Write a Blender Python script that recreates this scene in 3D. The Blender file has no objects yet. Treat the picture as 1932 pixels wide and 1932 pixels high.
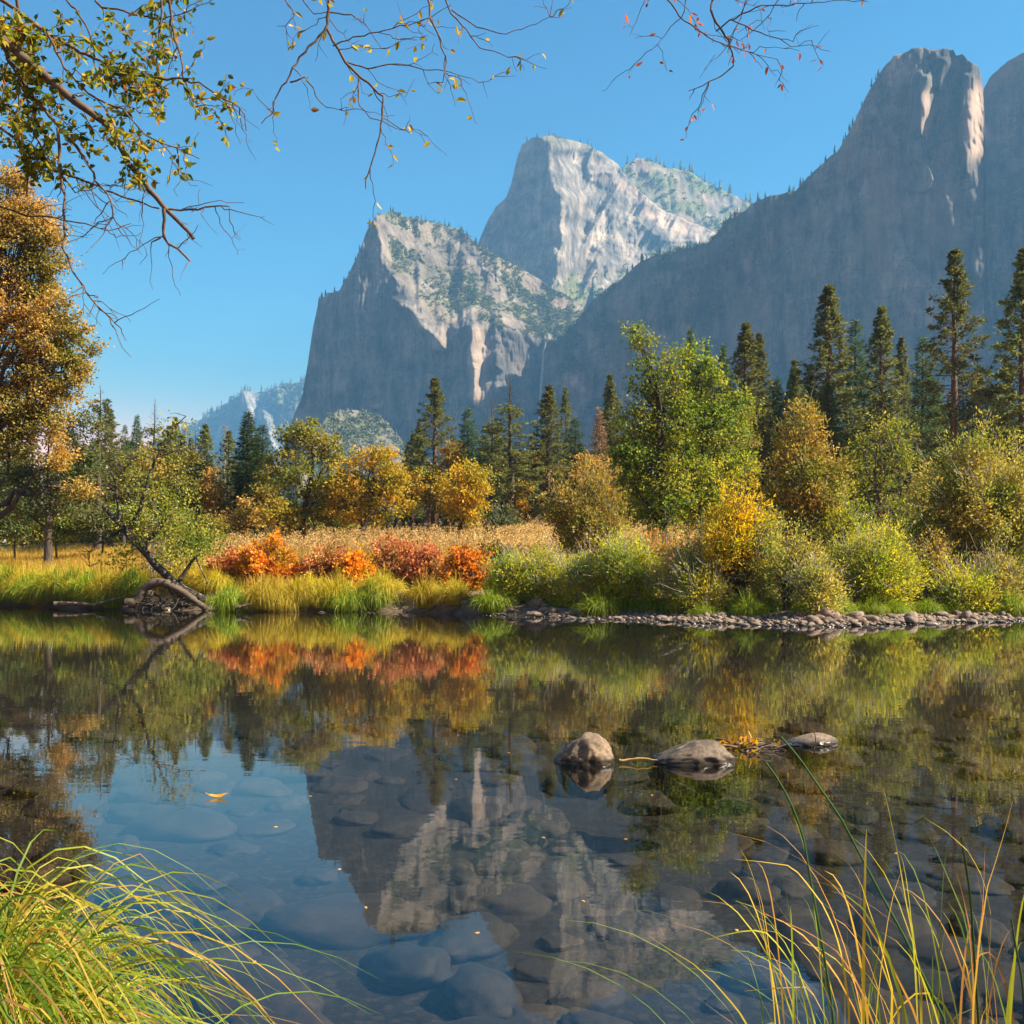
import bpy, math, random
import numpy as np
from mathutils import Vector
R = math.radians
SC = bpy.context.scene
C = SC.collection
rs = np.random.default_rng(11)
random.seed(5)
HZ = 1085.0      # horizon row in a 1932 px wide picture
EYE = 1.6

# ------------------------------------------------------------------ camera, sky, sun, exposure
cam = bpy.data.cameras.new('camera'); cam_o = bpy.data.objects.new('camera', cam); C.objects.link(cam_o)
cam_o.location = (0, 0, EYE); cam_o.rotation_euler = (R(90), 0, 0)
cam.sensor_width = 36; cam.lens = 36; cam.shift_y = HZ/1932-.5
cam.clip_start = .05; cam.clip_end = 60000
SC.camera = cam_o
SUN_EL, SUN_AZ = R(41), R(99)
wd = bpy.data.worlds.new('World'); SC.world = wd; wd.use_nodes = True
wn, wl = wd.node_tree.nodes, wd.node_tree.links
sk = wn.new('ShaderNodeTexSky'); sk.sky_type = 'NISHITA'; sk.sun_disc = False
sk.sun_elevation = SUN_EL; sk.sun_rotation = SUN_AZ; sk.air_density = 1.0; sk.dust_density = .3; sk.ozone_density = 2.0; sk.altitude = 1200
hs = wn.new('ShaderNodeHueSaturation'); hs.inputs['Saturation'].default_value = 1.35; hs.inputs['Value'].default_value = 1.0; hs.inputs['Hue'].default_value = .493
sep = wn.new('ShaderNodeSeparateColor'); com = wn.new('ShaderNodeCombineColor'); wl.new(sk.outputs[0], hs.inputs['Color']); wl.new(hs.outputs[0], sep.inputs[0])
for ch, (cap, pw, k) in enumerate(((2.2, 3.1, 1.0), (5.0, 1.5, .515), (4.3, 1.0, .68))):   # deep autumn blue, paler towards the horizon
    a = wn.new('ShaderNodeMath'); a.operation = 'MINIMUM'; a.inputs[1].default_value = cap; wl.new(sep.outputs[ch], a.inputs[0])
    p = wn.new('ShaderNodeMath'); p.operation = 'POWER'; p.inputs[1].default_value = pw; wl.new(a.outputs[0], p.inputs[0])
    q = wn.new('ShaderNodeMath'); q.operation = 'MULTIPLY'; q.inputs[1].default_value = k; wl.new(p.outputs[0], q.inputs[0]); wl.new(q.outputs[0], com.inputs[ch])
wl.new(com.outputs[0], wn['Background'].inputs[0])
wn['Background'].inputs[1].default_value = .055
sun = bpy.data.lights.new('sun', 'SUN'); sun.energy = 5.0; sun.angle = R(.5); sun.color = (1, .90, .72)
sun_o = bpy.data.objects.new('sun', sun); C.objects.link(sun_o)
SV = Vector((math.cos(SUN_EL)*math.sin(SUN_AZ), math.cos(SUN_EL)*math.cos(SUN_AZ), math.sin(SUN_EL)))
sun_o.rotation_euler = SV.to_track_quat('Z', 'Y').to_euler()
vs = SC.view_settings; vs.view_transform = 'Standard'; vs.look = 'None'; vs.exposure = 2.0; vs.gamma = 1
SC.render.film_transparent = False
cy = SC.cycles
cy.max_bounces = 7; cy.diffuse_bounces = 3; cy.glossy_bounces = 3; cy.transmission_bounces = 3; cy.transparent_max_bounces = 8; cy.volume_bounces = 0
cy.use_denoising = True; cy.sample_clamp_indirect = 4; cy.caustics_reflective = False; cy.caustics_refractive = False

# ------------------------------------------------------------------ helpers
def px(x, v, d):
    "world point seen at picture position x, v (1932 px picture) at distance d"
    return np.array(((x-966)/1932*d, d, EYE+(HZ-v)/1932*d))
def hsh(ix, iy, iz, seed):
    h = (ix.astype(np.int64)*374761393 + iy.astype(np.int64)*668265263 + iz.astype(np.int64)*2147483647 + seed*974634777) & 0xffffffff
    h = ((h ^ (h >> 13))*1274126177) & 0xffffffff
    h = ((h ^ (h >> 16))*2246822519) & 0xffffffff
    return ((h ^ (h >> 15)) & 0xffffff)/float(0xffffff)
def vnoise(p, seed=0):
    p = np.asarray(p, float); i = np.floor(p).astype(np.int64); f = p-i; f = f*f*f*(f*(f*6-15)+10)
    r = 0
    for dx in (0, 1):
        for dy in (0, 1):
            for dz in (0, 1):
                w = (f[..., 0] if dx else 1-f[..., 0])*(f[..., 1] if dy else 1-f[..., 1])*(f[..., 2] if dz else 1-f[..., 2])
                r = r+w*hsh(i[..., 0]+dx, i[..., 1]+dy, i[..., 2]+dz, seed)
    return r*2-1
def fbm(p, octs=4, seed=0, gain=.5, ridged=False):
    r = 0; a = 1; p = np.asarray(p, float)
    for k in range(octs):
        n = vnoise(p*2**k+k*17.3, seed+k); n = (1-2*np.abs(n)) if ridged else n
        r = r+a*n; a *= gain
    return r
def sst(a, b, x):
    t = np.clip((x-a)/(b-a), 0, 1); return t*t*(3-2*t)
def unit(v): return v/np.maximum(np.linalg.norm(v, axis=-1, keepdims=True), 1e-9)

class MB:
    "collects vertices and faces (triangles, quads) for one mesh"
    def __init__(s): s.v = []; s.f = []; s.n = 0
    def add(s, V, F):
        V = np.asarray(V, float).reshape(-1, 3); F = np.asarray(F, np.int64)
        s.v.append(V); s.f.append(F+s.n); s.n += len(V)
    def mesh(s, name, mat, smooth=False, attr=None):
        me = bpy.data.meshes.new(name)
        V = np.concatenate(s.v) if s.v else np.zeros((0, 3))
        me.vertices.add(len(V)); me.vertices.foreach_set('co', V.astype(np.float32).ravel())
        li = np.concatenate([f.ravel() for f in s.f]); lt = np.concatenate([np.full(len(f), f.shape[1]) for f in s.f])
        me.loops.add(len(li)); me.loops.foreach_set('vertex_index', li.astype(np.int32))
        me.polygons.add(len(lt)); me.polygons.foreach_set('loop_start', (np.cumsum(lt)-lt).astype(np.int32)); me.polygons.foreach_set('loop_total', lt.astype(np.int32))
        me.polygons.foreach_set('use_smooth', np.full(len(lt), smooth))
        for k, a in (attr or {}).items():
            at = me.attributes.new(k, 'FLOAT', 'POINT'); at.data.foreach_set('value', np.asarray(a, np.float32).ravel())
        me.update(calc_edges=True); me.validate(clean_customdata=False)
        me.materials.append(mat)
        return me
    def obj(s, name, mat, parent=None, smooth=False, attr=None):
        return link(name, s.mesh(name, mat, smooth, attr), parent)
def link(name, me, parent=None):
    o = bpy.data.objects.new(name, me); C.objects.link(o)
    if parent: o.parent = parent
    return o
def tag(o, label=None, cat=None, group=None, kind=None):
    if label: o['label'] = label
    if cat: o['category'] = cat
    if group: o['group'] = group
    if kind: o['kind'] = kind
    return o
def empty(name, loc, label, cat, group=None):
    o = bpy.data.objects.new(name, None); C.objects.link(o); o.location = loc; o.empty_display_size = .3
    return tag(o, label, cat, group)
def copy_thing(o, loc, rz=0, sc=(1, 1, 1), label=None, group=None):
    c = o.copy(); C.objects.link(c); c.location = loc; c.rotation_euler = (0, 0, rz); c.scale = sc
    if label: c['label'] = label
    if group: c['group'] = group
    for ch in o.children:
        d = ch.copy(); C.objects.link(d); d.parent = c
    return c
def tube(mb, P, rad, k=5):
    P = np.asarray(P, float); n = len(P); rad = np.broadcast_to(np.asarray(rad, float), (n,))
    T = unit(np.gradient(P, axis=0)); up = np.array((.31, .17, .93))
    if abs(T.mean(0) @ up) > .9: up = np.array((.9, .3, .1))
    A = unit(np.cross(T, up)); B = np.cross(T, A)
    th = np.arange(k)/k*2*np.pi
    V = P[:, None]+rad[:, None, None]*(np.cos(th)[None, :, None]*A[:, None]+np.sin(th)[None, :, None]*B[:, None])
    i = np.arange(n-1)[:, None]*k; j = np.arange(k)[None]; j2 = (j+1) % k
    F = np.stack((i+j, i+j2, i+k+j2, i+k+j), -1).reshape(-1, 4)
    mb.add(V, F)
    mb.add(V[-1], np.array([list(range(k))]))
def leaves(mb, P, D, L, W, rng, fold=0.0):
    "one pointed leaf (rhombus) per row"
    n = len(P)
    if n == 0: return
    D = unit(D); L = np.broadcast_to(L, (n,))[:, None]; W = np.broadcast_to(W, (n,))[:, None]
    S = unit(np.cross(D, rng.normal(size=(n, 3))*.8+np.array((.45, -.30, .70))))   # blades turn towards the light
    N = np.cross(D, S)
    mid = P+D*L*.45
    V = np.stack((P, mid+S*W*.5+N*W*fold, P+D*L, mid-S*W*.5+N*W*fold), 1).reshape(-1, 3)
    F = np.arange(n)[:, None]*4
    mb.add(V, np.concatenate((F, F+1, F+2, F+3), 1))
def bez(a, b, c, n=8):
    t = np.linspace(0, 1, n)[:, None]
    return (1-t)**2*np.asarray(a)+2*t*(1-t)*np.asarray(b)+t*t*np.asarray(c)
def resample(P, step):
    P = np.asarray(P, float); s = np.r_[0, np.cumsum(np.linalg.norm(np.diff(P, axis=0), axis=1))]
    m = max(3, int(s[-1]/step)+1); t = np.linspace(0, s[-1], m)
    return np.stack([np.interp(t, s, P[:, k]) for k in range(3)], 1)
def rnd_dir(n, rng): return unit(rng.normal(size=(n, 3)))
_ico = {}
def ico(sub):
    if sub in _ico: return _ico[sub]
    import bmesh
    b = bmesh.new(); bmesh.ops.create_icosphere(b, subdivisions=sub, radius=1)
    V = np.array([v.co[:] for v in b.verts]); F = np.array([[v.index for v in f.verts] for f in b.faces]); b.free()
    _ico[sub] = (V, F); return V, F

# ------------------------------------------------------------------ materials
def newmat(name):
    m = bpy.data.materials.new(name); m.use_nodes = True
    nt = m.node_tree
    for n in list(nt.nodes): nt.nodes.remove(n)
    out = nt.nodes.new('ShaderNodeOutputMaterial')
    return m, nt, out
def N(nt, typ, **kw):
    n = nt.nodes.new(typ)
    for k, v in kw.items():
        if k.startswith('_'): setattr(n, k[1:], v)
        else: n.inputs[k.replace('__', ' ')].default_value = v
    return n
def ramp(nt, cols, fac=None, interp='LINEAR'):
    r = nt.nodes.new('ShaderNodeValToRGB'); e = r.color_ramp.elements; r.color_ramp.interpolation = interp
    while len(e) < len(cols): e.new(.5)
    for el, (p, c) in zip(e, cols): el.position = p; el.color = (*c, 1)
    if fac is not None: nt.links.new(fac, r.inputs[0])
    return r
def mix(nt, a, b, fac, typ='MIX'):
    m = nt.nodes.new('ShaderNodeMix'); m.data_type = 'RGBA'; m.blend_type = typ
    for s, v in ((0, fac), (6, a), (7, b)):
        if isinstance(v, (int, float)): m.inputs[s].default_value = v
        elif isinstance(v, tuple): m.inputs[s].default_value = (*v, 1)
        else: nt.links.new(v, m.inputs[s])
    return m.outputs[2]
def leafmat(name, cols, trans=.4, var=.25, hue=.008, clump=0.0):
    m, nt, out = newmat(name)
    g = N(nt, 'ShaderNodeNewGeometry'); r = ramp(nt, cols, g.outputs['Random Per Island'])
    oi = N(nt, 'ShaderNodeObjectInfo')
    h = N(nt, 'ShaderNodeHueSaturation')
    mr = N(nt, 'ShaderNodeMapRange'); mr.inputs[3].default_value = 1-var; mr.inputs[4].default_value = 1+var
    mh = N(nt, 'ShaderNodeMapRange'); mh.inputs[3].default_value = .5-hue; mh.inputs[4].default_value = .5+hue
    nt.links.new(oi.outputs['Random'], mr.inputs[0]); nt.links.new(oi.outputs['Random'], mh.inputs[0])
    nt.links.new(mr.outputs[0], h.inputs['Value']); nt.links.new(mh.outputs[0], h.inputs['Hue'])
    col = r.outputs[0]
    if clump:
        tn = N(nt, 'ShaderNodeTexNoise', Scale=clump, Detail=2.0); nt.links.new(g.outputs['Position'], tn.inputs['Vector'])
        rr = ramp(nt, [(.36, (.62, .80, .6)), (.5, (1, 1, 1)), (.64, (1.24, 1.07, 1.05))], tn.outputs[0]); col = mix(nt, col, rr.outputs[0], 1.0, 'MULTIPLY')
    nt.links.new(col, h.inputs['Color'])
    d = N(nt, 'ShaderNodeBsdfDiffuse'); t = N(nt, 'ShaderNodeBsdfTranslucent'); gl = N(nt, 'ShaderNodeBsdfGlossy', Roughness=.6)
    ms = N(nt, 'ShaderNodeMixShader'); ms.inputs[0].default_value = trans
    m2 = N(nt, 'ShaderNodeMixShader'); m2.inputs[0].default_value = .02
    for s in (d, t): nt.links.new(h.outputs[0], s.inputs[0])
    nt.links.new(d.outputs[0], ms.inputs[1]); nt.links.new(t.outputs[0], ms.inputs[2])
    nt.links.new(ms.outputs[0], m2.inputs[1]); nt.links.new(gl.outputs[0], m2.inputs[2]); nt.links.new(m2.outputs[0], out.inputs[0])
    return m
def noisemat(name, cols, scale, rough=.85, bump=.3, stretch=(1, 1, 1), bdist=.02, obj=True, detail=6, spec=.3):
    m, nt, out = newmat(name)
    p = N(nt, 'ShaderNodeBsdfPrincipled', Roughness=rough); p.inputs['Specular IOR Level'].default_value = spec
    tc = N(nt, 'ShaderNodeTexCoord'); mp = N(nt, 'ShaderNodeMapping'); mp.inputs['Scale'].default_value = stretch
    nt.links.new(tc.outputs['Object'] if obj else N(nt, 'ShaderNodeNewGeometry').outputs['Position'], mp.inputs[0])
    t = N(nt, 'ShaderNodeTexNoise', Scale=scale, Detail=float(detail), Roughness=.62); nt.links.new(mp.outputs[0], t.inputs['Vector'])
    r = ramp(nt, cols, t.outputs[0]); oi = N(nt, 'ShaderNodeObjectInfo')
    h = N(nt, 'ShaderNodeHueSaturation'); mr = N(nt, 'ShaderNodeMapRange'); mr.inputs[3].default_value = .7; mr.inputs[4].default_value = 1.3
    nt.links.new(oi.outputs['Random'], mr.inputs[0]); nt.links.new(mr.outputs[0], h.inputs['Value']); nt.links.new(r.outputs[0], h.inputs['Color'])
    nt.links.new(h.outputs[0], p.inputs['Base Color'])
    b = N(nt, 'ShaderNodeBump', Strength=bump, Distance=bdist); nt.links.new(t.outputs[0], b.inputs['Height']); nt.links.new(b.outputs[0], p.inputs['Normal'])
    nt.links.new(p.outputs[0], out.inputs[0])
    return m
M = {}
M['bark_dark'] = noisemat('bark_dark', [(.3, (.025, .018, .013)), (.7, (.10, .075, .055))], 6, stretch=(1, 1, .25), bdist=.05)
M['bark_pine'] = noisemat('bark_pine', [(.3, (.05, .03, .02)), (.7, (.20, .12, .075))], 4, stretch=(1, 1, .25), bdist=.05)
M['bark_grey'] = noisemat('bark_grey', [(.3, (.09, .08, .07)), (.7, (.34, .31, .27))], 5, stretch=(1, 1, .3), bdist=.03)
M['bark_alder'] = noisemat('bark_alder', [(.42, (.03, .024, .018)), (.56, (.09, .073, .057)), (.72, (.42, .39, .35))], 3.5, bdist=.02)
M['twig'] = noisemat('twig', [(.3, (.035, .022, .016)), (.7, (.13, .085, .06))], 40, bdist=.003)
M['log'] = noisemat('log', [(.3, (.05, .035, .025)), (.7, (.21, .15, .105))], 5, stretch=(1, 4, 4), bdist=.03)
M['pine'] = leafmat('pine', [(0, (.07, .095, .022)), (.5, (.145, .165, .042)), (.9, (.24, .235, .06)), (1, (.33, .25, .08))], .45, .22)
M['fir'] = leafmat('fir', [(0, (.035, .075, .022)), (.6, (.075, .125, .035)), (1, (.14, .17, .05))], .35, .22)
M['deadneedle'] = leafmat('deadneedle', [(0, (.16, .085, .055)), (.6, (.24, .125, .08)), (1, (.32, .19, .12))], .2)
M['oak_yellow'] = leafmat('oak_yellow', [(0, (.13, .14, .015)), (.35, (.30, .22, .015)), (.8, (.46, .28, .015)), (1, (.52, .25, .02))], .5, .15, clump=.35)
M['oak_gold'] = leafmat('oak_gold', [(0, (.26, .23, .012)), (.5, (.52, .36, .012)), (1, (.62, .35, .02))], .5, .1, clump=.35)
M['oak_olive'] = leafmat('oak_olive', [(0, (.10, .12, .015)), (.5, (.20, .19, .02)), (1, (.36, .26, .02))], .5, .15, clump=.4)
M['oak_orange'] = leafmat('oak_orange', [(0, (.12, .13, .02)), (.3, (.30, .21, .025)), (.7, (.50, .28, .04)), (1, (.60, .38, .11))], .5, .1, clump=.3)
M['green'] = leafmat('green', [(0, (.10, .13, .012)), (.5, (.21, .25, .018)), (.85, (.36, .35, .025)), (1, (.50, .38, .03))], .5, .12, clump=.5)
M['green_dull'] = leafmat('green_dull', [(0, (.06, .09, .02)), (.6, (.12, .15, .03)), (1, (.24, .20, .04))], .45, .2, clump=.4)
M['alder'] = leafmat('alder', [(0, (.09, .13, .010)), (.55, (.18, .23, .014)), (.85, (.31, .32, .02)), (1, (.50, .40, .04))], .5, .1, clump=.5)
M['willow_green'] = leafmat('willow_green', [(0, (.22, .25, .015)), (.5, (.43, .44, .02)), (.85, (.60, .54, .04)), (1, (.70, .55, .04))], .5, .15, clump=.8)
M['willow_yellow'] = leafmat('willow_yellow', [(0, (.38, .35, .015)), (.5, (.70, .50, .012)), (1, (.82, .54, .015))], .55, .06, clump=.8)
M['willow_olive'] = leafmat('willow_olive', [(0, (.17, .16, .02)), (.5, (.34, .29, .035)), (.8, (.48, .34, .05)), (1, (.56, .32, .06))], .45, .12, clump=.6)
M['willow_pale'] = leafmat('willow_pale', [(0, (.22, .22, .025)), (.5, (.42, .40, .05)), (.85, (.60, .53, .10)), (1, (.66, .46, .05))], .45, .12, clump=.6)
M['shrub_red'] = leafmat('shrub_red', [(0, (.42, .12, .03)), (.5, (.60, .22, .075)), (.85, (.68, .31, .11)), (1, (.72, .40, .09))], .45, .12, clump=1.0)
M['shrub_orange'] = leafmat('shrub_orange', [(0, (.50, .17, .012)), (.5, (.78, .33, .012)), (.85, (.80, .42, .015)), (1, (.70, .20, .03))], .5, .1, clump=1.0)
M['sedge_green'] = leafmat('sedge_green', [(0, (.12, .20, .010)), (.5, (.25, .34, .014)), (1, (.46, .46, .03))], .5, .15)
M['sedge_gold'] = leafmat('sedge_gold', [(0, (.30, .29, .014)), (.5, (.52, .40, .02)), (1, (.66, .44, .04))], .5, .15)
M['sedge_near'] = leafmat('sedge_near', [(0, (.07, .15, .010)), (.42, (.19, .28, .015)), (.70, (.42, .39, .025)), (.88, (.56, .36, .04)), (1, (.38, .19, .08))], .45, .1)
M['blade_near'] = leafmat('blade_near', [(0, (.12, .20, .015)), (.35, (.30, .33, .02)), (.6, (.56, .37, .025)), (.82, (.52, .24, .04)), (1, (.36, .15, .06))], .45, .1)
M['rush'] = leafmat('rush', [(0, (.02, .055, .012)), (1, (.035, .085, .02))], .2)
M['meadow'] = leafmat('meadow', [(0, (.34, .27, .02)), (.35, (.60, .39, .04)), (.8, (.74, .46, .08)), (1, (.74, .56, .18))], .4)
M['weed'] = leafmat('weed', [(0, (.38, .24, .07)), (.5, (.58, .38, .12)), (1, (.70, .50, .21))], .4)
M['leaf_near'] = leafmat('leaf_near', [(0, (.05, .085, .006)), (.4, (.15, .19, .010)), (.75, (.40, .36, .014)), (.93, (.62, .42, .02)), (1, (.46, .15, .03))], .6, .1)
M['leaf_yellow'] = leafmat('leaf_yellow', [(0, (.20, .17, .01)), (.6, (.55, .38, .02)), (1, (.20, .07, .04))], .5, .1)
M['leaf_red'] = leafmat('leaf_red', [(0, (.30, .06, .02)), (.6, (.60, .13, .03)), (1, (.55, .22, .06))], .5, .1)
M['far_scrub'] = leafmat('far_scrub', [(0, (.05, .062, .02)), (.6, (.10, .11, .034)), (1, (.18, .17, .06))], .1, 0, 0)
M['far_conifer'] = leafmat('far_conifer', [(0, (.025, .04, .02)), (1, (.06, .075, .03))], .1, 0, 0)

def rockmat(name, dark, light, tan, tanamt):
    m, nt, out = newmat(name)
    p = N(nt, 'ShaderNodeBsdfPrincipled', Roughness=.95); p.inputs['Specular IOR Level'].default_value = .15
    g = N(nt, 'ShaderNodeNewGeometry')
    mp = N(nt, 'ShaderNodeMapping'); mp.inputs['Scale'].default_value = (1, .6, .16); nt.links.new(g.outputs['Position'], mp.inputs[0])
    s1 = N(nt, 'ShaderNodeTexNoise', Scale=.045, Detail=8.0, Roughness=.65); nt.links.new(mp.outputs[0], s1.inputs['Vector'])
    s2 = N(nt, 'ShaderNodeTexNoise', Scale=.02, Detail=9.0, Roughness=.68); nt.links.new(g.outputs['Position'], s2.inputs['Vector'])
    mp3 = N(nt, 'ShaderNodeMapping'); mp3.inputs['Scale'].default_value = (1, .7, .35); nt.links.new(g.outputs['Position'], mp3.inputs[0])
    s3 = N(nt, 'ShaderNodeTexNoise', Scale=.008, Detail=5.0); nt.links.new(mp3.outputs[0], s3.inputs['Vector'])
    c1 = ramp(nt, [(.34, dark), (.66, light)], s1.outputs[0])
    c2 = ramp(nt, [(.36, (.40, .41, .44)), (.62, (1.38, 1.34, 1.28))], s2.outputs[0])
    c = mix(nt, c1.outputs[0], c2.outputs[0], 1.0, 'MULTIPLY')
    for st, sc_, dk, wd_ in (((1, 1, .22), .022, .35, .012), ((.45, .45, 1.6), .016, .5, .010)):   # joints and ledges
        m5 = N(nt, 'ShaderNodeMapping'); m5.inputs['Scale'].default_value = st; nt.links.new(g.outputs['Position'], m5.inputs[0])
        s5 = N(nt, 'ShaderNodeTexNoise', Scale=sc_, Detail=7.0, Roughness=.6); nt.links.new(m5.outputs[0], s5.inputs['Vector'])
        cr = ramp(nt, [(.5-wd_, (1, 1, 1)), (.5, (dk, dk, dk)), (.5+wd_*.6, (1.12, 1.1, 1.08)), (.56, (1, 1, 1))], s5.outputs[0]); c = mix(nt, c, cr.outputs[0], 1.0, 'MULTIPLY')
    s6 = N(nt, 'ShaderNodeTexNoise', Scale=.011, Detail=4.0, Roughness=.7); nt.links.new(mp3.outputs[0], s6.inputs['Vector'])
    pt = ramp(nt, [(.38, (.72, .73, .76)), (.5, (1, 1, 1)), (.62, (1.4, 1.36, 1.3))], s6.outputs[0]); c = mix(nt, c, pt.outputs[0], 1.0, 'MULTIPLY')
    tf = ramp(nt, [(.55, (0, 0, 0)), (.72, (tanamt,)*3)], s3.outputs[0])
    c = mix(nt, c, tan, tf.outputs[0])
    at = N(nt, 'ShaderNodeAttribute', _attribute_name='tan'); c = mix(nt, c, (.46, .33, .24), at.outputs['Fac'])
    av = N(nt, 'ShaderNodeAttribute', _attribute_name='veg')
    s4 = N(nt, 'ShaderNodeTexNoise', Scale=.10, Detail=5.0, Roughness=.7); nt.links.new(g.outputs['Position'], s4.inputs['Vector'])
    vc = ramp(nt, [(.35, (.045, .06, .022)), (.55, (.11, .115, .04)), (.7, (.26, .20, .10))], s4.outputs[0])
    c = mix(nt, c, vc.outputs[0], av.outputs['Fac'])
    nt.links.new(c, p.inputs['Base Color'])
    b = N(nt, 'ShaderNodeBump', Strength=.9, Distance=5.0); nt.links.new(s1.outputs[0], b.inputs['Height'])
    b2 = N(nt, 'ShaderNodeBump', Strength=.8, Distance=5.0); nt.links.new(s2.outputs[0], b2.inputs['Height']); nt.links.new(b.outputs[0], b2.inputs['Normal'])
    nt.links.new(b2.outputs[0], p.inputs['Normal']); nt.links.new(p.outputs[0], out.inputs[0])
    return m
M['granite'] = rockmat('granite', (.038, .035, .033), (.155, .137, .119), (.20, .14, .095), .7)
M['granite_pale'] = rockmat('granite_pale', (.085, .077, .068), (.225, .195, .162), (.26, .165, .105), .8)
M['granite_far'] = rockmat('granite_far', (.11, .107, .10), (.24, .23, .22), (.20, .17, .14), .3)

def groundmat():
    m, nt, out = newmat('ground')
    p = N(nt, 'ShaderNodeBsdfPrincipled', Roughness=.95); p.inputs['Specular IOR Level'].default_value = .15
    g = N(nt, 'ShaderNodeNewGeometry'); sx = N(nt, 'ShaderNodeSeparateXYZ'); nt.links.new(g.outputs['Position'], sx.inputs[0])
    n1 = N(nt, 'ShaderNodeTexNoise', Scale=1.1, Detail=8.0, Roughness=.7); nt.links.new(g.outputs['Position'], n1.inputs['Vector'])
    n2 = N(nt, 'ShaderNodeTexNoise', Scale=.09, Detail=5.0); nt.links.new(g.outputs['Position'], n2.inputs['Vector'])
    vo = N(nt, 'ShaderNodeTexVoronoi', Scale=17.0); wv = N(nt, 'ShaderNodeVectorMath', _operation='MULTIPLY_ADD'); nt.links.new(n1.outputs['Color'], wv.inputs[0]); wv.inputs[1].default_value = (.16, .16, .1); nt.links.new(g.outputs['Position'], wv.inputs[2]); nt.links.new(wv.outputs[0], vo.inputs['Vector']); vo2 = N(nt, 'ShaderNodeTexVoronoi', Scale=17.0, _feature='DISTANCE_TO_EDGE'); nt.links.new(wv.outputs[0], vo2.inputs['Vector'])
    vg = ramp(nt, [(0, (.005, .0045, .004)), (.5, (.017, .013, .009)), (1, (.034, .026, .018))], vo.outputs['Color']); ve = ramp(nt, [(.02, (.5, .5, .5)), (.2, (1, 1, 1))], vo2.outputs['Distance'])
    class bed: outputs = [mix(nt, vg.outputs[0], ve.outputs[0], 1.0, 'MULTIPLY')]   # gravel between the stones
    mud = ramp(nt, [(.3, (.05, .035, .024)), (.7, (.20, .145, .10))], n1.outputs[0])
    mead = ramp(nt, [(.3, (.26, .17, .05)), (.7, (.46, .31, .10))], n1.outputs[0])
    wood = ramp(nt, [(.35, (.05, .035, .02)), (.55, (.14, .10, .06)), (.75, (.28, .22, .16))], n1.outputs[0])
    def fac(sock, a, b, nz=0):
        r = N(nt, 'ShaderNodeMapRange'); r.inputs[1].default_value = a; r.inputs[2].default_value = b
        nt.links.new(sock, r.inputs[0]); return r.outputs[0]
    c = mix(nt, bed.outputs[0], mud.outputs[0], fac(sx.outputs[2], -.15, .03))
    c = mix(nt, c, mead.outputs[0], fac(sx.outputs[2], .75, 1.15))
    c = mix(nt, c, wood.outputs[0], fac(sx.outputs[1], 90, 100))
    nt.links.new(c, p.inputs['Base Color'])
    b = N(nt, 'ShaderNodeBump', Strength=.6, Distance=.08); nt.links.new(n1.outputs[0], b.inputs['Height']); nt.links.new(b.outputs[0], p.inputs['Normal'])
    nt.links.new(p.outputs[0], out.inputs[0]); return m
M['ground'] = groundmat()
def watermat():
    m, nt, out = newmat('water')
    g = N(nt, 'ShaderNodeNewGeometry')
    def nz(scale, stretch, det=2.0):
        mp = N(nt, 'ShaderNodeMapping'); mp.inputs['Scale'].default_value = stretch; nt.links.new(g.outputs['Position'], mp.inputs[0])
        t = N(nt, 'ShaderNodeTexNoise', Scale=scale, Detail=det); nt.links.new(mp.outputs[0], t.inputs['Vector']); return t.outputs[0]
    big = nz(1.3, (.5, 1, 1)); small = nz(6.5, (.45, 1.0, 1)); patch = nz(.12, (1, 1, 1))
    pr = ramp(nt, [(.35, (.35,)*3), (.65, (1.25,)*3)], patch)
    ad = N(nt, 'ShaderNodeMath', _operation='MULTIPLY_ADD'); nt.links.new(small, ad.inputs[0]); ad.inputs[1].default_value = .35; nt.links.new(big, ad.inputs[2])
    ml = N(nt, 'ShaderNodeMath', _operation='MULTIPLY'); nt.links.new(ad.outputs[0], ml.inputs[0]); nt.links.new(pr.outputs[0], ml.inputs[1])
    b = N(nt, 'ShaderNodeBump', Strength=1.0, Distance=.0013); nt.links.new(ad.outputs[0], b.inputs['Height'])
    dt = N(nt, 'ShaderNodeVectorMath', _operation='DOT_PRODUCT'); nt.links.new(b.outputs[0], dt.inputs[0]); nt.links.new(g.outputs['Incoming'], dt.inputs[1])
    def mt(op, a, v=None):
        n_ = N(nt, 'ShaderNodeMath', _operation=op); nt.links.new(a, n_.inputs[0])
        if v is not None: n_.inputs[1].default_value = v
        return n_.outputs[0]
    f5 = mt('POWER', mt('SUBTRACT', mt('MULTIPLY', mt('ABSOLUTE', dt.outputs['Value']), -1.0), -1.0), 4.6)
    fr = mt('ADD', mt('MULTIPLY', f5, .97), .025)
    tr = N(nt, 'ShaderNodeBsdfTransparent'); tr.inputs[0].default_value = (.90, .89, .84, 1)
    gl = N(nt, 'ShaderNodeBsdfGlossy', Roughness=0.0); gl.inputs[0].default_value = (.93, .93, .93, 1); nt.links.new(b.outputs[0], gl.inputs['Normal'])
    ms = N(nt, 'ShaderNodeMixShader'); nt.links.new(fr, ms.inputs[0]); nt.links.new(tr.outputs[0], ms.inputs[1]); nt.links.new(gl.outputs[0], ms.inputs[2])
    nt.links.new(ms.outputs[0], out.inputs[0]); return m
M['water'] = watermat()
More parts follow.
